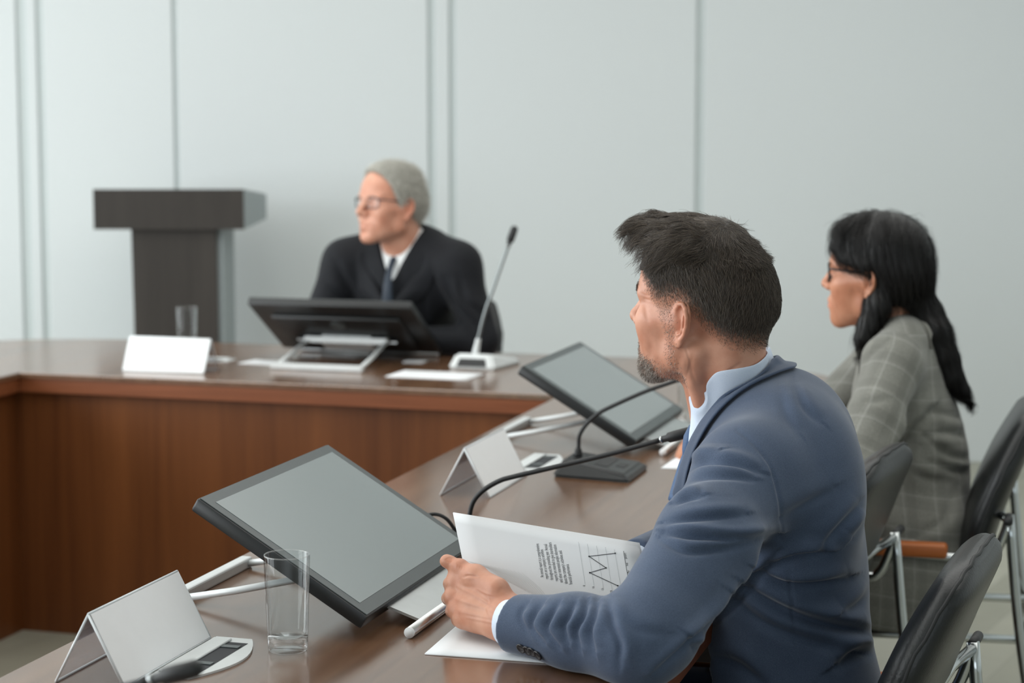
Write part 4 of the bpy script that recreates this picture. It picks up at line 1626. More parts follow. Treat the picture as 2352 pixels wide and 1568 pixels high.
def strip(name, inner, outer, mat, owner, thick=.003, n=6, bulge=.0, down=0.0, both=True, roll=0.0, snap=None, push=None):
    """a cloth band between two edges given as points; its section bulges outwards; mirrored to the other side when both"""
    A, Bq = catmull(inner, n), catmull(outer, n)
    m = max(len(A), len(Bq))
    rs = lambda C: np.stack([np.interp(np.linspace(0, 1, m), np.linspace(0, 1, len(C)), C[:, i]) for i in range(3)], 1)
    A, Bq = rs(A), rs(Bq)
    if both:
        A = np.concatenate([mirror(A)[::-1][:-1], A]); Bq = np.concatenate([mirror(Bq)[::-1][:-1], Bq])
    K = 7
    tan = unit(np.gradient(A, axis=0))
    nr = unit(np.cross(tan, Bq - A))
    if (nr * (A - (MC + MU * A[:, 2:3] - 0))).sum() < 0: nr = -nr
    rows = []
    for k in range(K):
        f = k / (K - 1)
        rows.append(A * (1 - f) + Bq * f + nr * (bulge * math.sin(math.pi * f) + roll * (1 - f) ** 2))
    G = np.stack(rows, 1)
    if push is not None:
        fnb, off = push
        for it in range(4):
            for k in range(K):
                g = G[:, k].astype(np.float32)
                gr = grad(fnb, g, .003); gr[:, 2] = 0
                G[:, k] += unit(gr) * np.maximum(0, off - fnb(g))[:, None]
    if snap is not None:
        fnb, off = snap
        for it in range(4):
            for k in range(K):
                f = k / (K - 1)
                g = G[:, k].astype(np.float32)
                df = off - fnb(g)
                mv = np.where(df > 0, df * min(1, .25 + f), np.maximum(df, -.012) * f ** 3)
                G[:, k] += grad(fnb, g, .004) * mv[:, None]
    mm = G.shape[0]
    V = G.reshape(-1, 3)
    Fq = [(i * K + k, i * K + k + 1, (i + 1) * K + k + 1, (i + 1) * K + k) for i in range(mm - 1) for k in range(K - 1)]
    o = mesh(name, V, Fq, mat, None, smooth=True)
    md = o.modifiers.new('cloth_thickness', 'SOLIDIFY'); md.thickness = thick; md.offset = 0
    sb = o.modifiers.new('smooth', 'SUBSURF'); sb.levels = 1; sb.render_levels = 1
    return give(o, owner)


# shirt collar, jacket collar and lapel: angle round the neck (0 = front, 180 = back), distance from its axis, height
NK = np.array([.327, 2.995, 0])


neck_w = lambda P: man_head(ixf(HM, P).astype(np.float32)) * 1.01


def ringp(L): return [NK + r * (math.cos(R(t)) * MF + math.sin(R(t)) * ML) + MU * z for t, r, z in L]


strip('shirt_collar', ringp([(180, .057, 1.122), (135, .0605, 1.115), (90, .0635, 1.090), (55, .064, 1.046), (38, .060, 1.020), (18, .054, .992)]),
      ringp([(180, .068, 1.085), (135, .067, 1.070), (90, .073, 1.030), (58, .072, .990), (40, .066, .970), (22, .058, .945)]), M['shirt_blue'], man, .002, 8, .002, push=(neck_w, .0025))
strip('jacket_collar', ringp([(180, .070, 1.110), (135, .0685, 1.098), (90, .0725, 1.055), (60, .073, 1.004), (38, .070, .960), (25, .072, .915)]),
      ringp([(180, .096, 1.074), (135, .096, 1.062), (90, .104, 1.010), (72, .107, .977), (60, .110, .942), (42, .116, .885)]), M['suit_blue'], man, .0042, 8, .004, push=(neck_w, .0075),
      snap=(lambda P: man_jacket(P, False), .006))
# shirt front and tie
strip('shirt_front', [at(1600, 985, 2.93), at(1590, 1040, 2.94), at(1575, 1130, 2.95)], [at(1590, 985, 2.985), at(1578, 1040, 2.985), at(1562, 1130, 2.985)], M['shirt_blue'], man, .002, 6, .0)
V, F_ = tube_data(catmull([at(1592, 978, 2.995), at(1584, 1004, 2.992), at(1578, 1030, 2.990), at(1576, 1046, 2.990), at(1567, 1088, 2.990), at(1556, 1150, 2.990)], 6), [.010, .015, .012, .010, .016, .024], 14, True, .62)
give(mesh('tie', V, F_, M['tie_blue'], None, smooth=True), man)


# trousers and shoes
def man_trousers(P):
    d = d_ell(P, (.450, 2.97, .515), (.135, .175, .085), MAX_)
    for sg in (1, -1):
        hip = np.array([.43, 2.97, .52]) + ML * sg * .09
        kn = hip + MF * .43 + MU * .0
        ft = kn + MF * .02 - MU * .44
        d = smin(d, d_chain(P, [hip, kn, ft], [.085, .066, .052], .02), .03)
    return smax(d, .085 - P[:, 2], .004)


Vt, Qt = sculpt(man_trousers, (-.15, 2.7, .05), (.64, 3.35, .66), .008, 2)
give(qmesh('trousers', Vt, Qt, M['trouser_navy']), man)
for sg in (1, -1):
    an = np.array([.43, 2.97, 0]) + ML * sg * .09 + MF * .45
    fn = lambda P: smax(smin(d_seg(P, an + MU * .075, an + MU * .05, .048), d_seg(P, an + MU * .035 - MF * .03, an + MU * .028 + MF * .15, .036, .030), .03), .001 - P[:, 2], .003)
    Vs, Qs = sculpt(fn, an + [-.25, -.2, -.01], an + [.25, .2, .15], .006, 1)
    give(qmesh('shoe', Vs, Qs, M['shoe_black']), man)


# ---- his hands and the body under the clothes, joined to the head's mesh so that the person is one body
def hand_left(P):
    wr, wu = at(1178, 1392, 2.680), at(1150, 1446, 2.655)
    mcp = [at(1046, 1338, 2.742), at(1041, 1372, 2.732), at(1049, 1402, 2.718), at(1063, 1424, 2.704)]
    d = None
    for i, m in enumerate(mcp):
        w_ = wr + (wu - wr) * (i / 3)
        e = d_seg(P, w_, m, .0155, .0108 - .0006 * i)
        d = e if d is None else smin(d, e, .014)
    d = smin(d, d_seg(P, (wr + wu) / 2 + np.array([.035, -.03, .0]), (wr + wu) / 2, .0265, .0245), .02)
    d = smin(d, d_ell(P, (mcp[1] + mcp[2] + wr + wu) / 4 + np.array([.006, .012, -.002]), (.034, .030, .027)), .02)
    for i, m in enumerate(mcp):                                   # fingers close round the sheets, out of the camera's sight
        L = (.042, .046, .043, .034)[i]
        p1 = m + np.array([-.008, .80 * L, -.22 * L])
        p2 = p1 + np.array([.62 * L, .30 * L, -.05 * L])
        p3 = p2 + np.array([.50 * L, -.06 * L, .0])
        r = .0098 - .0007 * i
        d = smin(d, d_chain(P, [m, p1, p2, p3], [r + .0016, r, r * .92, r * .80], .004), .008)
        d = smin(d, d_sph(P, m + np.array([-.0025, -.002, .001]), .0112 - .0006 * i), .006)
    th = [at(1142, 1352, 2.690), at(1094, 1322, 2.722), at(1056, 1302, 2.742), at(1026, 1287, 2.752)]
    d = smin(d, d_chain(P, th, [.0165, .0122, .0096, .0088], .006), .016)
    d = smin(d, d_sph(P, at(1057, 1301, 2.739), .0106), .005)
    d = smin(d, d_ell(P, at(1030, 1290, 2.751), (.0115, .009, .0085)), .004)
    d = smin(d, d_seg(P, th[1], mcp[0] + np.array([.012, .0, .0]), .010, .009), .018)       # the web of the thumb
    return d


Vl, Ql = sculpt(hand_left, (-.14, 2.56, .70), (.09, 2.86, .90), .0013, 2)
Nl = normals(Vl, Ql)
Vl = fold(Vl, Nl, [
    ([(1053, 1290), (1057, 1297), (1056, 1306)], 1.6, -.0007), ([(1048, 1288), (1052, 1296), (1051, 1305)], 1.4, -.0005), ([(1059, 1293), (1062, 1300), (1060, 1308)], 1.4, -.0005),
    ([(1066, 1325), (1075, 1322), (1096, 1324)], 2.2, -.0016), ([(1063, 1342), (1068, 1348), (1085, 1350)], 4, -.0010),
    ([(1050, 1345), (1090, 1366), (1130, 1390), (1160, 1405)], 3.2, .0009), ([(1048, 1376), (1090, 1388), (1130, 1402)], 3.2, .0009),
    ([(1056, 1404), (1095, 1412), (1130, 1420)], 3.0, .0007), ([(1052, 1360), (1080, 1374), (1105, 1384)], 5, -.0012), ([(1052, 1392), (1080, 1398), (1105, 1404)], 5, -.0010),
    ([(1072, 1418), (1110, 1425), (1140, 1432)], 2.4, .0007), ([(1118, 1368), (1126, 1382), (1120, 1400), (1128, 1420)], 2.2, .0007), ([(1095, 1350), (1115, 1362), (1140, 1368)], 2.2, .0006),
    ([(1146, 1360), (1152, 1352), (1160, 1358)], 3, -.0006)])
tl = np.ones((len(Vl), 3))
pxl = to_px(Vl)
for (u, v) in ((1046, 1338), (1041, 1372), (1049, 1402), (1063, 1424), (1056, 1302)):
    mixc(tl, .45 * np.exp(-.5 * ((pxl - (u, v)) ** 2).sum(1) / 11 ** 2), (1.05, .84, .78))
nail = (np.exp(-.5 * (((pxl[:, 0] - 1032) / 8) ** 2 + ((pxl[:, 1] - 1286) / 6) ** 2)) > .55) * ((Nl * unit(np.array([0, 0, CAMH]) - Vl)).sum(1) > .2)
mixc(tl, .55 * nail, (1.12, 1.0, .96))
Vl -= Nl * (.0005 * nail)[:, None]
# the right hand lies flat behind the sheets
fr = unit(WR_R - EL_R)
Vr, Qr = plain_hand(WR_R + fr * .015 - MU * .012, fr * np.array([1, 1, 0]), None, 1)
Vb, Qb = sculpt(lambda P: man_jacket(P) + .020, (-.02, 2.42, .46), (.64, 3.30, 1.10), .012, 1)
Vq, Qq = sculpt(lambda P: man_trousers(P) + .020, (-.15, 2.7, .05), (.64, 3.35, .66), .012, 1)


def join_body(o, head, parts, mat):
    """rebuild the head object's mesh with further skin pieces (given in room coordinates)"""
    Vh_, Qh_, th_ = head
    VV, QQ, TT = [Vh_], [Qh_], [th_]
    n = len(Vh_)
    for v, q, t in parts:
        VV.append(ixf(o.matrix_world, v)); QQ.append(q + n); TT.append(np.ones((len(v), 3)) if t is None else t)
        n += len(v)
    tmp = qmesh('person_body', np.concatenate(VV), np.concatenate(QQ), mat, None, np.concatenate(TT))
    old = o.data
    o.data = tmp.data
    bpy.data.objects.remove(tmp)
    bpy.data.meshes.remove(old)


join_body(man, (V_head, Q_head, tint), [(Vl, Ql, tl), (Vr, Qr, None), (Vb, Qb, None), (Vq, Qq, None)], M['skin_tan'])

# shirt cuff and sleeve buttons
wdir = unit(WR_L - np.array([.085, 2.560, .797]))
c0 = WR_L + wdir * .004
give(tube('shirt_cuff', [c0 - wdir * .02, c0 + wdir * .004, c0 + wdir * .019, c0 + wdir * .0195], [.0325, .0318, .0308, .0285], M['shirt_blue'], None, n=28), man)
c1 = WR_R + fr * .004
give(tube('shirt_cuff', [c1 - fr * .02, c1, c1 + fr * .019, c1 + fr * .0195], [.031, .030, .030, .027], M['shirt_blue'], None, n=24), man)
M['button'] = simple('dark_horn_button', lin(34, 34, 38), .22)
pj = to_px(Vj); Nj = normals(Vj, Qj)
front = (Nj * unit(np.array([0, 0, CAMH]) - Vj)).sum(1) > .1
for (u, v) in ((1198, 1486), (1212, 1491), (1225, 1496), (1237, 1502)):
    q = np.where(front)[0]
    i = q[np.argmin(((pj[q] - (u, v)) ** 2).sum(1))]
    n_ = Vector(Nj[i])
    Mb = Matrix.Translation(Vector(Vj[i]) + n_ * .0016) @ n_.to_track_quat('Z', 'Y').to_matrix().to_4x4()
    bt = lathe('sleeve_button', [(.0003, -.001), (.0062, -.001), (.0074, .0004), (.0072, .0016), (.0058, .0018), (.0050, .0010), (.0003, .0010)], M['button'], None, n=20)
    bt.matrix_world = Mb
    give(bt, man)

# ------------------------------------------------------------------ the report in his hands
PT0, PT1 = at(1040, 1177, 2.82), at(1468, 1259, 2.78)
PB0 = at(1092, 1432, 2.735)
DN = (PB0 - PT0) * .91
PN = unit(np.cross(PT1 - PT0, DN))
if PN @ (np.array([0, 0, CAMH]) - PT0) < 0: PN = -PN


def page(u, v, lift=.0004):
    """point of the front sheet seen at a pixel"""
    x, w = (u - 1176) / 4600, -(v - 784) / 4600
    d = np.array([x, _cp + _sp * w, _cp * w - _sp]); o = np.array([0, 0, CAMH])
    k = (PN @ (PT0 - o)) / (PN @ d)
    p = o + d * k
    a = (p - PT0) @ (PT1 - PT0) / ((PT1 - PT0) @ (PT1 - PT0))
    return p + PN * lift


report = empty('report', Matrix.Translation(Vector((PT0 + PT1) / 2 + DN / 2)))
tag(report, 'white printed report with a line chart held by the man in the blue suit', 'report')


def sheet3(name, p0, p1, dn, mat, th, off):
    N = 10
    V = []
    for i in range(N + 1):
        for j in range(N + 1):
            V.append(p0 + (p1 - p0) * (i / N) + dn * (j / N) + PN * off * (i / N))
    Fq = [(i * (N + 1) + j, (i + 1) * (N + 1) + j, (i + 1) * (N + 1) + j + 1, i * (N + 1) + j + 1) for i in range(N) for j in range(N)]
    o = mesh(name, V, Fq, mat, None, smooth=True)
    md = o.modifiers.new('thickness', 'SOLIDIFY'); md.thickness = th; md.offset = 1 if (np.cross(p1 - p0, dn) @ PN) < 0 else -1
    return give(o, report)


sheet3('front_sheet', PT0, PT1, DN, M['white_paper'], .0004, 0)
sheet3('rear_sheet', at(1041, 1176, 2.822), at(1469, 1246, 2.795), DN, M['white_paper'], .0005, 0)
sheet3('middle_sheet', at(1040, 1177, 2.821), at(1466, 1255, 2.786), DN, M['white_paper'], .0004, 0)


def ink_lines(name, lines, mat, parent):
    V, Fq = [], []
    for a, b, w in lines:
        a, b = np.asarray(a), np.asarray(b)
        t = unit(b - a); s = np.cross(t, PN) * w / 2
        k = len(V)
        V += [a - s, a + s, b + s, b - s]
        Fq.append((k, k + 1, k + 2, k + 3))
    return give(mesh(name, V, Fq, mat), parent)


def glyphs(txt):
    """outline mesh of one line of type: verts, faces, width"""
    cu = bpy.data.curves.new('type', 'FONT')
    cu.body = txt
    cu.resolution_u = 2
    ob = bpy.data.objects.new('type', cu)
    COL.objects.link(ob)
    dg = bpy.context.evaluated_depsgraph_get()
    me = ob.evaluated_get(dg).to_mesh()
    v = np.array([q.co[:] for q in me.vertices]); f = [tuple(p.vertices) for p in me.polygons]
    bpy.data.objects.remove(ob); bpy.data.curves.remove(cu)
    return v, f, v[:, 0].max()


def typeset(name, lines, size, mat, parent):
    V, Fq = [], []
    for txt, p0, p1 in lines:
        v, f, w = glyphs(txt)
        a, b = page(*p0), page(*p1)
        x = (b - a) / w
        y = unit(np.cross(PN, b - a)) * size
        k = len(V)
        V += list(a + v[:, :1] * x + v[:, 1:2] * y)
        Fq += [tuple(i + k for i in q) for q in f]
    return give(mesh(name, V, Fq, mat), parent)


typeset('printed_text', [
    ('An annual report is a comprehensive', (1249, 1325), (1237, 1248)),
    ("report on a company's activities", (1260, 1329), (1247, 1261)),
    ('throughout the preceding year. Annual', (1271, 1331), (1256, 1249)),
    ('reports are intended to give shareholders', (1282, 1334), (1266, 1245)),
    ('and other interested people information', (1293, 1337), (1277, 1250)),
    ("about the company's activities and", (1304, 1340), (1290, 1264)),
    ('financial performance', (1315, 1341), (1306, 1295))], .0070, M['ink'], report)
grid = [((1328.5, 1244), (1344, 1341)), ((1349, 1249), (1364.5, 1346)), ((1370, 1253), (1386, 1351)), ((1390.5, 1256), (1406, 1356)), ((1411, 1261), (1428, 1361))]
ch_ = ink_lines('chart_grid', [(page(*a), page(*b), .0004) for a, b in grid], M['ink_grey'], report)
ink_lines('chart_axis', [(page(1432, 1265), page(1443, 1330), .0006)], M['ink'], report)
pts = [(1413, 1270.5), (1353, 1277.5), (1392, 1304), (1354.5, 1315), (1419, 1345)]
ln_ = [(page(*a, .0006), page(*b, .0006), .0009) for a, b in zip(pts[:-1], pts[1:])]
for p in pts:
    q = page(*p, .0007)
    ln_.append((q - unit(PT1 - PT0) * .0010, q + unit(PT1 - PT0) * .0010, .0020))
ink_lines('chart_line', ln_, M['ink'], report)
typeset('chart_labels', [('0', (1344.5, 1346), (1344, 1343)), ('10', (1366, 1351), (1365, 1346)), ('15', (1387, 1355), (1386, 1350)), ('20', (1407, 1360), (1406, 1355)),
                         ('January', (1440, 1283), (1437, 1269)), ('Feb', (1443, 1299), (1442, 1292)), ('Mar', (1446, 1316), (1445, 1309)),
                         ('Report', (1356, 1377), (1354, 1368)), ('year', (1362, 1378), (1360, 1370))], .0048, M['ink'], report)
stripes = []
for i in range(15):
    f = i / 14
    a, c, b = np.array([1073 + 125 * f, 1288 + 27 * f]), np.array([1120 + 118 * f, 1303 + 45 * f]), np.array([1160 + 112 * f, 1330 + 60 * f])
    stripes += [(page(*a), page(*c), .0006), (page(*c), page(*b), .0009)]
ink_lines('printed_stripes', stripes, M['ink_pale'], report)

# ------------------------------------------------------------------ the woman in the plaid jacket
WM = pose((0.7704, 4.2024, 1.1229), 155, 0, -2, .985)
wo = dict(w=.97, jaw=.90, chin=-.006, nose=-.003, ear=.92)
WNB = ixf(WM, (0.8013, 4.1973, 0.9859))


def woman_head(P):
    return neck_sdf(P, head_sdf(P, wo), WNB, .046)


Vw, Qw = sculpt(woman_head, (-.15, -.115, -.22), (.14, .115, .145), .0018, 2)
tw = np.ones((len(Vw), 3))
mixc(tw, .75 * gauss(Vw, (.10, 0, -.051), (.012, .022, .007)), (.95, .62, .62))
mixc(tw, .4 * gauss(Vw, (.06, .05, -.012), (.03, .03, .025)), (1.04, .86, .82))
woman = qmesh('person', Vw, Qw, M['skin_brown'], None, tw)
woman.matrix_world = WM
tag(woman, 'woman with long black hair and black glasses in a grey plaid jacket', 'person')
for sg in (1, -1):
    bm = bmesh.new()
    bmesh.ops.create_uvsphere(bm, u_segments=14, v_segments=8, radius=.0058, matrix=Matrix.Translation((.0832, sg * .032, .0178)))
    from_bm('iris', bm, M['hair_black_under'], woman, smooth=True)


def glasses(owner, rim_mat, r, rect, zoff=.019, hook=(-.006, .0765, .012)):
    g = empty('glasses')
    g.parent = owner
    a, b, e = rect
    for sg in (1, -1):
        P = []
        for i in range(40):
            t = 2 * math.pi * i / 40
            ct, st = math.cos(t), math.sin(t)
            P.append((.1005 - .010 * (abs(.034 + a * ct) / .06) ** 2, sg * (.0335 + a * math.copysign(abs(ct) ** e, ct)), zoff + b * math.copysign(abs(st) ** e, st)))
        P.append(P[0])
        tube('rim', P, r, rim_mat, g, n=10)
        V = [(p[0], p[1], p[2]) for p in P[:-1]] + [(.0985, sg * .0335, zoff)]
        mesh('lens', V, [(i, (i + 1) % 40, 40) for i in range(40)], M['lens'], g, smooth=True)
        tube('temple', catmull([(.090, sg * (.0335 + a), zoff + b * .55), (.082, sg * .0725, zoff + b * .55), (.02, sg * .0785, zoff + b * .35), (hook[0], sg * (hook[1] + .003), hook[2] + .022), (hook[0] - .016, sg * (hook[1] + .004), hook[2])], 6), r * .95, rim_mat, g, n=10)
    tube('bridge', catmull([(.0995, .0335 - a, zoff + .004), (.106, 0, zoff + .009), (.0995, -.0335 + a, zoff + .004)], 6), r, rim_mat, g, n=10)
    return g


M['lens'] = thin_glass('spectacle_lens', (.97, .98, .985), .0, .02)
M['black_frame'] = simple('black_acetate_frame', lin(22, 22, 24), .25)
M['metal_frame'] = simple('grey_metal_frame', lin(84, 84, 90), .3, metal=.8)
glasses(woman, M['black_frame'], .0024, (.0265, .0195, .62))


def wl_(u, v, y): return ixf(WM, at(u, v, y)[None])[0]


def w_hairline(P):
    x, y, z = P[:, 0], np.abs(P[:, 1]), P[:, 2]
    zl = np.interp(x, [-.12, -.03, -.012, .004, .020, .040, .058, .074, .090, .104], [-.30, -.22, -.02, .032, .034, .038, .048, .060, .088, .118])
    return z - zl


FALL = None


def woman_hair(P):
    d = skull(P, .97) - .011 - .007 * sstep(.05, .12, P[:, 2])
    d = smax(d, -w_hairline(P), .006)
    # side sweep over the forehead
    d = smin(d, d_chain(P, [(.020, .030, .125), (.060, .050, .106), (.073, .058, .076), (.052, .069, .054), (.006, .077, .042)], [.020, .021, .014, .011, .012], .01), .012)
    d = smin(d, d_chain(P, [(.020, -.030, .125), (.066, -.046, .104), (.074, -.062, .072), (.045, -.073, .040), (.005, -.080, .0)], [.020, .020, .014, .012, .012], .01), .012)
    # the long fall behind, and the lock that comes forward under the ear
    d = smin(d, d_chain(P, [wl_(2050, 590, 4.2127), wl_(2066, 670, 4.2230), wl_(2080, 720, 4.2230)] + FALL, [.078, .064, .052, .042, .034, .029, .022, .012, .004], .02), .03)
    d = smin(d, d_chain(P, [wl_(2025, 650, 4.1561), wl_(2015, 700, 4.1406), wl_(1995, 745, 4.1303), wl_(1980, 778, 4.1200), wl_(1974, 796, 4.1200)], [.028, .027, .020, .015, .008], .012), .015)
    d = smin(d, d_chain(P, [(-.02, -.078, .0), (-.01, -.075, -.06), (.01, -.07, -.12), (.02, -.065, -.16)], [.018, .020, .016, .006], .01), .015)
    # strands as shallow grooves along the fall
    q = np.arctan2(P[:, 1], P[:, 0] + .02)
    d = d + .0011 * np.sin(q * 34 + 5 * np.sin(P[:, 2] * 22)) * sstep(.11, .05, P[:, 2]) + .0007 * np.sin(q * 71 + 40 * P[:, 2])
    return d


# plaid jacket
def plaid_mat():
    m = NT('grey_plaid_wool')
    at_ = m.n('ShaderNodeAttribute', attribute_name='weave')
    sp = m.n('ShaderNodeSeparateXYZ')
    m.l(at_.outputs['Vector'], sp.inputs[0])

    def line(out, period, w, phase):
        a = m.n('ShaderNodeMath', operation='MULTIPLY_ADD'); m.l(out, a.inputs[0]); a.inputs[1].default_value = 1 / period; a.inputs[2].default_value = phase
        f = m.n('ShaderNodeMath', operation='FRACT'); m.l(a.outputs[0], f.inputs[0])
        s_ = m.n('ShaderNodeMath', operation='SUBTRACT'); m.l(f.outputs[0], s_.inputs[0]); s_.inputs[1].default_value = .5
        b = m.n('ShaderNodeMath', operation='ABSOLUTE'); m.l(s_.outputs[0], b.inputs[0])
        c = m.n('ShaderNodeMath', operation='LESS_THAN'); m.l(b.outputs[0], c.inputs[0]); c.inputs[1].default_value = w / period / 2
        return c.outputs[0]

    tc = m.n('ShaderNodeTexCoord')
    nz = m.n('ShaderNodeTexNoise', i_Scale=500.0, i_Detail=2.0)
    m.l(tc.outputs['Object'], nz.inputs['Vector'])
    col = m.ramp(nz.outputs['Fac'], [(.35, lin(112, 112, 105)), (.65, lin(136, 136, 129))])
    for out, per, w, ph, c, fac in ((sp.outputs[0], .066, .018, .25, lin(104, 104, 98), .4), (sp.outputs[1], .066, .018, .25, lin(104, 104, 98), .4),
                                    (sp.outputs[0], .066, .0032, 0, lin(166, 167, 162), .30), (sp.outputs[1], .066, .0032, 0, lin(166, 167, 162), .30)):
        mk = line(out, per, w, ph)
        mu = m.n('ShaderNodeMath', operation='MULTIPLY'); m.l(mk, mu.inputs[0]); mu.inputs[1].default_value = fac
        mx = m.n('ShaderNodeMixRGB'); m.l(mu.outputs[0], mx.inputs[0]); m.l(col, mx.inputs[1]); mx.inputs[2].default_value = (*c, 1)
        col = mx.outputs[0]
    m.l(col, m.b.inputs['Base Color'])
    m.b.inputs['Roughness'].default_value = .85
    m.b.inputs['Sheen Weight'].default_value = .2
    m.b.inputs['Specular IOR Level'].default_value = .2
    m.bump(nz.outputs['Fac'], .2, .0008)
    return m.m


M['plaid'] = plaid_mat()
M['black_cloth'] = suit_mat('black_cloth', lin(24, 25, 28), lin(34, 35, 38))
WSL = at(2048, 838, 4.0633); WEL = at(1950, 1085, 3.9140); WWR = np.array([0.5150, 4.0376, 0.7748])
WSR = at(2045, 805, 4.3775); WER = np.array([0.6798, 4.4599, 0.7902]); WWR2 = np.array([0.4738, 4.2745, 0.7748])


def woman_jacket(P, part=None):
    t = d_ell(P, (0.8240, 4.2076, 0.8829), (.098, .145, .160), MAX_)
    t = smin(t, d_ell(P, (0.8734, 4.2024, 0.6975), (.100, .140, .17), MAX_), .09)
    t = smin(t, d_ell(P, (0.8600, 4.1818, 0.5121), (.122, .140, .135), MAX_), .07)
    t = smin(t, d_chain(P, [WSL + [.01, .03, .01], (0.8086, 4.1200, 1.0065), (0.8189, 4.2127, 1.0168), (0.8292, 4.2951, 1.0065), WSR], [.048, .042, .042, .042, .048]), .05)
    t = smin(t, d_ell(P, np.array((.8600, 4.1818, .535)) + ML * .06, (.125, .155, .055), MAX_), .05)
    t = smin(t, d_ell(P, np.array((.8450, 4.1818, .515)) + ML * .200, (.125, .020, .105), MAX_), .035)
    for f_ in (-.05, .04):
        t = smin(t, d_seg(P, np.array((.8600, 4.1818, .62)) + MF * f_ + ML * .09, np.array((.8600, 4.1818, .46)) + MF * f_ + ML * .085, .055, .060), .05)
    t = smax(t, -d_seg(P, (0.8055, 4.2024, 1.0065), (0.7725, 4.2024, 1.2434), .040), .006)
    a = d_chain(P, [WSL, WSL * .5 + WEL * .5 + [.008, .0, .0], WEL], [.058, .054, .047], .02)
    a = smin(a, d_chain(P, [WEL, WWR], [.046, .034]), .02)
    b = smin(d_chain(P, [WSR, WER], [.056, .045]), d_chain(P, [WER, WWR2], [.044, .034]), .02)
    if part: return t, np.minimum(a, b)
    d = smin(smin(t, a, .045), b, .045)
    d = smax(d, .42 - P[:, 2], .008)
    return smax(d, .7525 - P[:, 2] - 10 * np.maximum(0, (P - np.array(tp(0, 2.372), np.float32)) @ np.array(TB, np.float32)), .004)


Vk, Qk = sculpt(woman_jacket, (0.3914, 3.7904, 0.3679), (1.0918, 4.5835, 1.1507), .0055, 2)
Nk = normals(Vk, Qk)
tt_, aa_ = woman_jacket(Vk.astype(np.float32), True)
arm = sstep(.012, -.012, aa_ - tt_)[:, None]
ax_a = unit(WEL - WSL); ax_c = unit(np.cross(ax_a, np.array([0, 1.0, .2])))
weave = np.where(arm > .5, np.stack([(Vk - WSL) @ ax_c, (Vk - WSL) @ ax_a, 0 * Vk[:, 0]], 1), np.stack([(Vk - WSL) @ MF + .35 * ((Vk - WSL) @ ML), Vk[:, 2] + .10 * (Vk[:, 0] - .8), 0 * Vk[:, 0]], 1))
Vk = fold(Vk, Nk, [
    ([(1992, 1092), (2040, 1040), (2090, 985), (2140, 935)], 10, -.014),
    ([(2235, 1010), (2180, 1000), (2130, 1005)], 9, -.008), ([(2240, 965), (2190, 960), (2135, 950)], 9, -.007), ([(2130, 1000), (2180, 1040), (2235, 1050)], 9, -.008),
    ([(2150, 1060), (2200, 1075), (2245, 1075)], 10, -.009), ([(2080, 1055), (2120, 1090), (2170, 1100)], 10, -.006), ([(1975, 860), (1990, 815), (2030, 785)], 9, -.006),
    ([(1970, 925), (2010, 915), (2040, 912)], 10, -.004), ([(2200, 1130), (2170, 1200), (2120, 1230)], 12, -.006)])
wj = give(qmesh('jacket', Vk, Qk, M['plaid'], None, None, weave), woman)
strip_pts = lambda L: [np.array([0.8086, 4.2045, -0.0441]) + r * (math.cos(R(t)) * MF + math.sin(R(t)) * ML) + MU * z for t, r, z in L]
_mc = MC.copy(); MC[:] = (0.8086, 4.2045, -0.0441)
strip('jacket_collar', strip_pts([(180, .052, 1.082), (120, .053, 1.070), (80, .055, 1.040), (50, .06, .99), (30, .075, .92)]), strip_pts([(180, .075, 1.055), (120, .082, 1.042), (80, .086, 1.005), (55, .098, .95), (40, .11, .87)]), M['plaid'], woman, .004, 6, .003,
      snap=(lambda P: woman_jacket(P), .006))
MC[:] = _mc


# the fall lies on the back of her jacket
FALL = []
for (u, v, y, r) in ((2112, 722, 4.2024, .040), (2132, 768, 4.1818, .034), (2160, 822, 4.1715, .028), (2184, 866, 4.1612, .021), (2208, 896, 4.1612, .012), (2226, 914, 4.1612, .004)):
    p = at(u, v, y)
    for _ in range(6):
        q = p[None].astype(np.float32)
        dd = float(woman_jacket(q)[0])
        if dd < r * .1: p = p + grad(woman_jacket, q, .004)[0] * (r * .1 - dd)
    FALL.append(ixf(WM, p[None])[0])
Vv, Qv = sculpt(woman_hair, (-.36, -.20, -.36), (.16, .20, .17), .0028, 1)
whair = qmesh('hair', Vv, Qv, M['hair_black_under'], woman)
rngw = np.random.default_rng(3)
rw = scatter(Vv, Qv, np.ones(len(Vv)), 9000, rngw)
jw_ = rngw.normal(size=rw.shape)
nw_ = grad(woman_hair, rw)


def comb_w(P, f):
    dn = np.array([-.25, 0, -1.0]) + np.zeros((len(P), 3))
    top = sstep(.07, .12, P[:, 2])[:, None]
    dn = dn * (1 - top) + top * np.stack([.35 * np.sign(P[:, 0] - .0), 1.4 * np.sign(P[:, 1]), -.3 + 0 * P[:, 0]], 1)
    g = grad(woman_hair, P)
    dn = dn - g * (dn * g).sum(1, keepdims=True)
    return unit(unit(dn) + jw_ * .05)


sw_ = grow(rw, comb_w, .045 + .05 * rngw.random(len(rw)), 6, woman_hair, .0006)
hair_curves('hair_strands', rw, sw_, whair, M['hair_black'], .00022, .00010)


def woman_trousers(P):
    d = d_ell(P, (0.8755, 4.1921, 0.4915), (.125, .165, .075), MAX_)
    for sg in (1, -1):
        hip = np.array([0.8549, 4.1921, 0.4812]) + ML * sg * .085
        kn = hip + MF * .40
        d = smin(d, d_chain(P, [hip, kn, kn + MF * .02 - MU * .42], [.078, .058, .042], .02), .03)
    return smax(d, .085 - P[:, 2], .004)


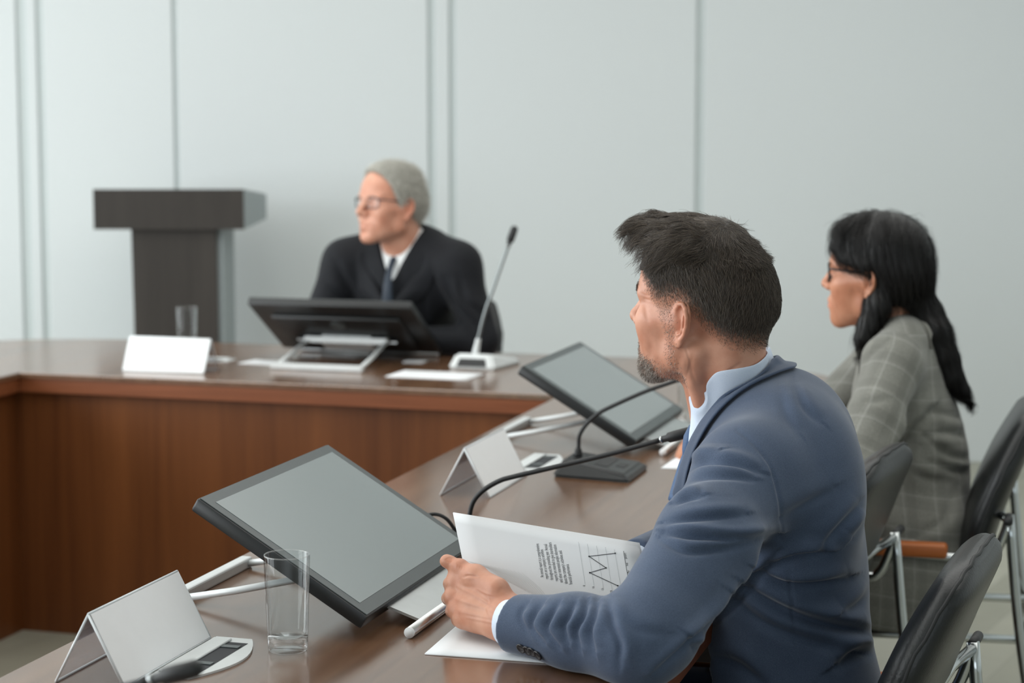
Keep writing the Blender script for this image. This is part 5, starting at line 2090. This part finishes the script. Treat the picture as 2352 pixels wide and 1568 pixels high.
Vt, Qt = sculpt(woman_trousers, (0.2884, 3.9140, 0.0074), (1.0815, 4.5835, 0.6357), .009, 2)
give(qmesh('trousers', Vt, Qt, M['black_cloth']), woman)
for sg in (1, -1):
    an = np.array([0.8549, 4.1921, -0.0441]) + ML * sg * .085 + MF * .42
    fn = lambda P: smax(smin(d_seg(P, an + MU * .075, an + MU * .05, .040), d_seg(P, an + MU * .03 - MF * .03, an + MU * .024 + MF * .14, .030, .024), .03), .001 - P[:, 2], .003)
    Vs, Qs = sculpt(fn, an + [-.25, -.2, -.01], an + [.25, .2, .15], .006, 1)
    give(qmesh('shoe', Vs, Qs, M['shoe_black']), woman)


def shrink(fn, lo, hi, off=.018, h=.013):
    return sculpt(lambda P: fn(P) + off, lo, hi, h, 1)


hl = plain_hand(WWR + unit(WWR - WEL) * .02, WWR - WEL, None, -1, .9)
hr = plain_hand(WWR2 + unit(WWR2 - WER) * .02, WWR2 - WER, None, 1, .9)
wb1 = shrink(woman_jacket, (0.4326, 3.8110, 0.3885), (1.0712, 4.5629, 1.1095))
wb2 = shrink(woman_trousers, (0.2884, 3.9140, 0.0074), (1.0815, 4.5835, 0.6357))
join_body(woman, (Vw, Qw, tw), [(*hl, None), (*hr, None), (*wb1, None), (*wb2, None)], M['skin_brown'])

# ------------------------------------------------------------------ the grey-haired man at the far table
OM = pose((-.3624, 6.05, 1.1867), 219, -2, 1, 1.0)
oo = dict(w=1.0, jaw=1.03, chin=.002, nose=.002)
OF = unit(np.array([-.34, -.94, 0])); OL = np.array([-OF[1], OF[0], 0]); OAX = np.stack([OF, OL, MU], 1)
OC = np.array([-.330, 6.10, 0])
ONB = ixf(OM, (-.325, 6.09, 1.03))


def ol(f, l, z): return OC + OF * f + OL * l + MU * (z + .034 * float(sstep(.80, .90, z)))


def old_head(P):
    return neck_sdf(P, head_sdf(P, oo), ONB, .057)


Vo, Qo = sculpt(old_head, (-.15, -.115, -.22), (.14, .115, .145), .0022, 2)


def o_hairline(P):
    x, z = P[:, 0], P[:, 2]
    zl = np.interp(x, [-.12, -.085, -.055, -.030, -.016, .000, .012, .024, .036, .050, .062, .075, .09], [-.05, -.05, -.045, -.02, .012, .030, .020, .000, .030, .062, .088, .112, .2])
    return z - zl


ho = o_hairline(Vo)
to = np.ones((len(Vo), 3))
mixc(to, .75 * sstep(-.002, .012, ho), (.62, .68, .68))
mixc(to, .5 * gauss(Vo, (.10, 0, -.05), (.012, .02, .008)), (.95, .74, .72))
mixc(to, .4 * gauss(Vo, (.06, .05, -.01), (.03, .03, .03)), (1.02, .84, .80))
mixc(to, .5 * sstep(.068, .085, np.abs(Vo[:, 1])) * (Vo[:, 2] > -.04) * (Vo[:, 2] < .04), (1.02, .80, .76))
oldman = qmesh('person', Vo, Qo, M['skin_fair'], None, to)
oldman.matrix_world = OM
tag(oldman, 'grey-haired older man in glasses and a black suit at the far table', 'person')
for sg in (1, -1):
    bm = bmesh.new()
    bmesh.ops.create_uvsphere(bm, u_segments=14, v_segments=8, radius=.0058, matrix=Matrix.Translation((.0832, sg * .032, .0178)))
    from_bm('iris', bm, M['hair_black_under'], oldman, smooth=True)
glasses(oldman, M['metal_frame'], .0019, (.0260, .0165, .7))
old_cap = lambda P: smax(skull(P) - .0075 - .006 * sstep(.09, .125, P[:, 2]), -(o_hairline(P) - .004), .004)
Vc, Qc = sculpt(old_cap, (-.13, -.10, -.06), (.12, .10, .16), .003, 1)
ohair = qmesh('hair', Vc, Qc, M['hair_grey_under'], oldman)
rngo = np.random.default_rng(9)
ro = scatter(Vc, Qc, np.ones(len(Vc)), 14000, rngo)
jo = rngo.normal(size=ro.shape)
no = grad(old_cap, ro)


def comb_o(P, f):
    top = sstep(.05, .10, P[:, 2])[:, None]
    d = (1 - top) * np.array([-.5, 0, -.9]) + top * np.stack([-.9 + 0 * P[:, 0], .5 * np.sign(P[:, 1]), 0 * P[:, 0]], 1)
    return unit(no * .35 * (1 - f) + d + jo * .38)


so = grow(ro, comb_o, .010 + .012 * rngo.random(len(ro)), 5, old_cap, .0006)
hair_curves('hair_strands', ro, so, ohair, M['hair_grey'], .00030, .00014)

M['suit_black'] = suit_mat('black_suit_wool', lin(15, 16, 20), lin(24, 26, 31), 700, .75, .08)
M['shirt_white'] = suit_mat('white_shirt_cotton', lin(228, 230, 230), lin(238, 240, 240), 1000, .8, .1, .08)
M['tie_dark'] = suit_mat('dark_tie_silk', lin(36, 44, 54), lin(54, 62, 74), 300, .45, .1)
OSR, OSL = ol(.02, -.185, .985), ol(.02, .185, .985)
OER, OEL = ol(.075, -.270, .800), ol(.055, .275, .800)
OWR, OWL = ol(.115, -.075, .797), ol(.095, .075, .797)


def old_torso(P):
    d = d_ell(P, ol(-.02, 0, .930), (.120, .180, .17), OAX)
    d = smin(d, d_ell(P, ol(-.130, 0, .74), (.115, .170, .2), OAX), .08)
    d = smin(d, d_ell(P, ol(-.19, 0, .56), (.15, .19, .13), OAX), .08)
    return smin(d, d_chain(P, [OSR, ol(-.01, -.085, 1.035), ol(-.015, 0, 1.055), ol(-.01, .085, 1.035), OSL], [.058, .052, .055, .052, .058]), .05)


def o_vee(P):
    """positive inside the open front of the jacket"""
    L = (P - ol(0, 0, 0).astype(np.float32)) @ OAX.astype(np.float32)
    return np.minimum(np.interp(L[:, 2], [.950, .990, 1.12], [-.012, .012, .070]) - np.abs(L[:, 1]), L[:, 0] - .01)


def old_jacket(P):
    d = old_torso(P)
    d = smin(d, smin(d_chain(P, [OSR, OER], [.064, .052]), d_chain(P, [OER, OWR], [.050, .036]), .02), .06)
    d = smin(d, smin(d_chain(P, [OSL, OEL], [.064, .052]), d_chain(P, [OEL, OWL], [.050, .036]), .02), .06)
    d = smax(d, o_vee(P), .004)
    d = smax(d, -d_seg(P, ol(-.01, 0, 1.03), ol(.02, 0, 1.3), .052), .006)
    return smax(d, .44 - P[:, 2], .01)


Vj2, Qj2 = sculpt(old_jacket, ol(0, 0, 0) + [-.46, -.50, .42], ol(0, 0, 0) + [.46, .36, 1.16], .006, 2)
Nj2 = normals(Vj2, Qj2)
Vj2 = fold(Vj2, Nj2, [
    ([(775, 600), (800, 650), (830, 700)], 9, -.010), ([(985, 600), (1010, 660), (1060, 740)], 10, -.008), ([(1030, 640), (1050, 690), (1090, 740)], 9, -.010),
    ([(1060, 640), (1075, 690), (1110, 720)], 8, -.008), ([(745, 650), (770, 670), (800, 690)], 8, -.006), ([(960, 640), (975, 690), (985, 740)], 9, -.006)])
give(qmesh('jacket', Vj2, Qj2, M['suit_black']), oldman)
shirt_fn = lambda P: smax(smax(old_torso(P) + .007, o_vee(P) * -1 - .03, .004), -d_seg(P, ol(-.01, 0, 1.03), ol(.02, 0, 1.3), .050), .004)
Vs, Qs = sculpt(shirt_fn, ol(0, 0, 0) + [-.25, -.25, .74], ol(0, 0, 0) + [.25, .25, 1.14], .005, 2)
give(qmesh('shirt', Vs, Qs, M['shirt_white']), oldman)


def oring(L, c=(-.012, 0)): return [ol(c[0], 0, 0) + r * (math.cos(R(t)) * OF + math.sin(R(t)) * OL) + MU * z for t, r, z in L]


_keep = MC.copy(), ML.copy()
MC[:] = ol(-.012, 0, 0); ML[:] = OL
strip('shirt_collar', oring([(180, .057, 1.120), (120, .060, 1.105), (70, .062, 1.075), (35, .063, 1.045), (8, .066, 1.018)]), oring([(180, .070, 1.075), (120, .074, 1.060), (70, .083, 1.025), (42, .100, .985), (24, .108, .965)]), M['shirt_white'], oldman, .003, 6, .003)
strip('jacket_collar', oring([(180, .070, 1.100), (120, .071, 1.085), (75, .080, 1.045), (50, .092, 1.005), (28, .118, .970), (6, .134, .915)]), oring([(180, .095, 1.070), (120, .104, 1.055), (75, .118, 1.010), (55, .145, .965), (44, .160, .925), (12, .150, .870)]), M['suit_black'], oldman, .004, 6, .004,
      snap=(lambda P: old_torso(P), .007))
MC[:], ML[:] = _keep
V, F_ = tube_data(catmull([ol(.062, 0, 1.025), ol(.078, 0, 1.005), ol(.100, 0, .985), ol(.118, 0, .955), ol(.128, 0, .90), ol(.126, 0, .82)], 6), [.008, .0125, .010, .011, .016, .022], 14, True, .35)
give(mesh('tie', V, F_, M['tie_dark'], None, smooth=True), oldman)


def old_trousers(P):
    d = d_ell(P, ol(-.19, 0, .52), (.135, .175, .085), OAX)
    for sg in (1, -1):
        hip = ol(-.16, sg * .09, .52); kn = ol(.27, sg * .10, .52)
        d = smin(d, d_chain(P, [hip, kn, kn + OF * .02 - MU * .44], [.085, .066, .050], .02), .03)
    return smax(d, .085 - P[:, 2], .004)


Vt, Qt = sculpt(old_trousers, ol(0, 0, 0) + [-.5, -.62, .05], ol(0, 0, 0) + [.4, .3, .66], .010, 2)
give(qmesh('trousers', Vt, Qt, M['suit_black']), oldman)
for sg in (1, -1):
    an = ol(.29, sg * .10, 0)
    fn = lambda P: smax(smin(d_seg(P, an + MU * .075, an + MU * .05, .046), d_seg(P, an + MU * .035 - OF * .03, an + MU * .028 + OF * .15, .034, .028), .03), .001 - P[:, 2], .003)
    Vs, Qs = sculpt(fn, an + [-.25, -.25, -.01], an + [.25, .25, .15], .007, 1)
    give(qmesh('shoe', Vs, Qs, M['shoe_black']), oldman)
for wr, el in ((OWR, OER), (OWL, OEL)):
    d_ = unit(wr - el)
    give(tube('shirt_cuff', [wr - d_ * .02, wr + d_ * .03, wr + d_ * .045], [.034, .034, .032], M['shirt_white'], None, n=20), oldman)
ohl = plain_hand(OWL + OF * .03 + unit(OWL - OEL) * .01, OWL - OEL, None, -1)
ohr = plain_hand(OWR - OF * .02 + unit(OWR - OER) * .01, OWR - OER, None, 1)
ob1 = shrink(lambda P: old_torso(P), ol(0, 0, 0) + [-.3, -.3, .44], ol(0, 0, 0) + [.3, .3, 1.12])
ob2 = shrink(old_trousers, ol(0, 0, 0) + [-.5, -.62, .05], ol(0, 0, 0) + [.4, .3, .66])
arms_o = lambda P: np.minimum(d_chain(P, [OSR, OER, OWR + unit(OWR - OER) * .06], [.045, .036, .026]), d_chain(P, [OSL, OEL, OWL + unit(OWL - OEL) * .06], [.045, .036, .026]))
ob3 = sculpt(arms_o, ol(0, 0, 0) + [-.46, -.50, .70], ol(0, 0, 0) + [.46, .36, 1.1], .012, 1)
join_body(oldman, (Vo, Qo, to), [(*ohl, None), (*ohr, None), (*ob1, None), (*ob2, None), (*ob3, None)], M['skin_fair'])
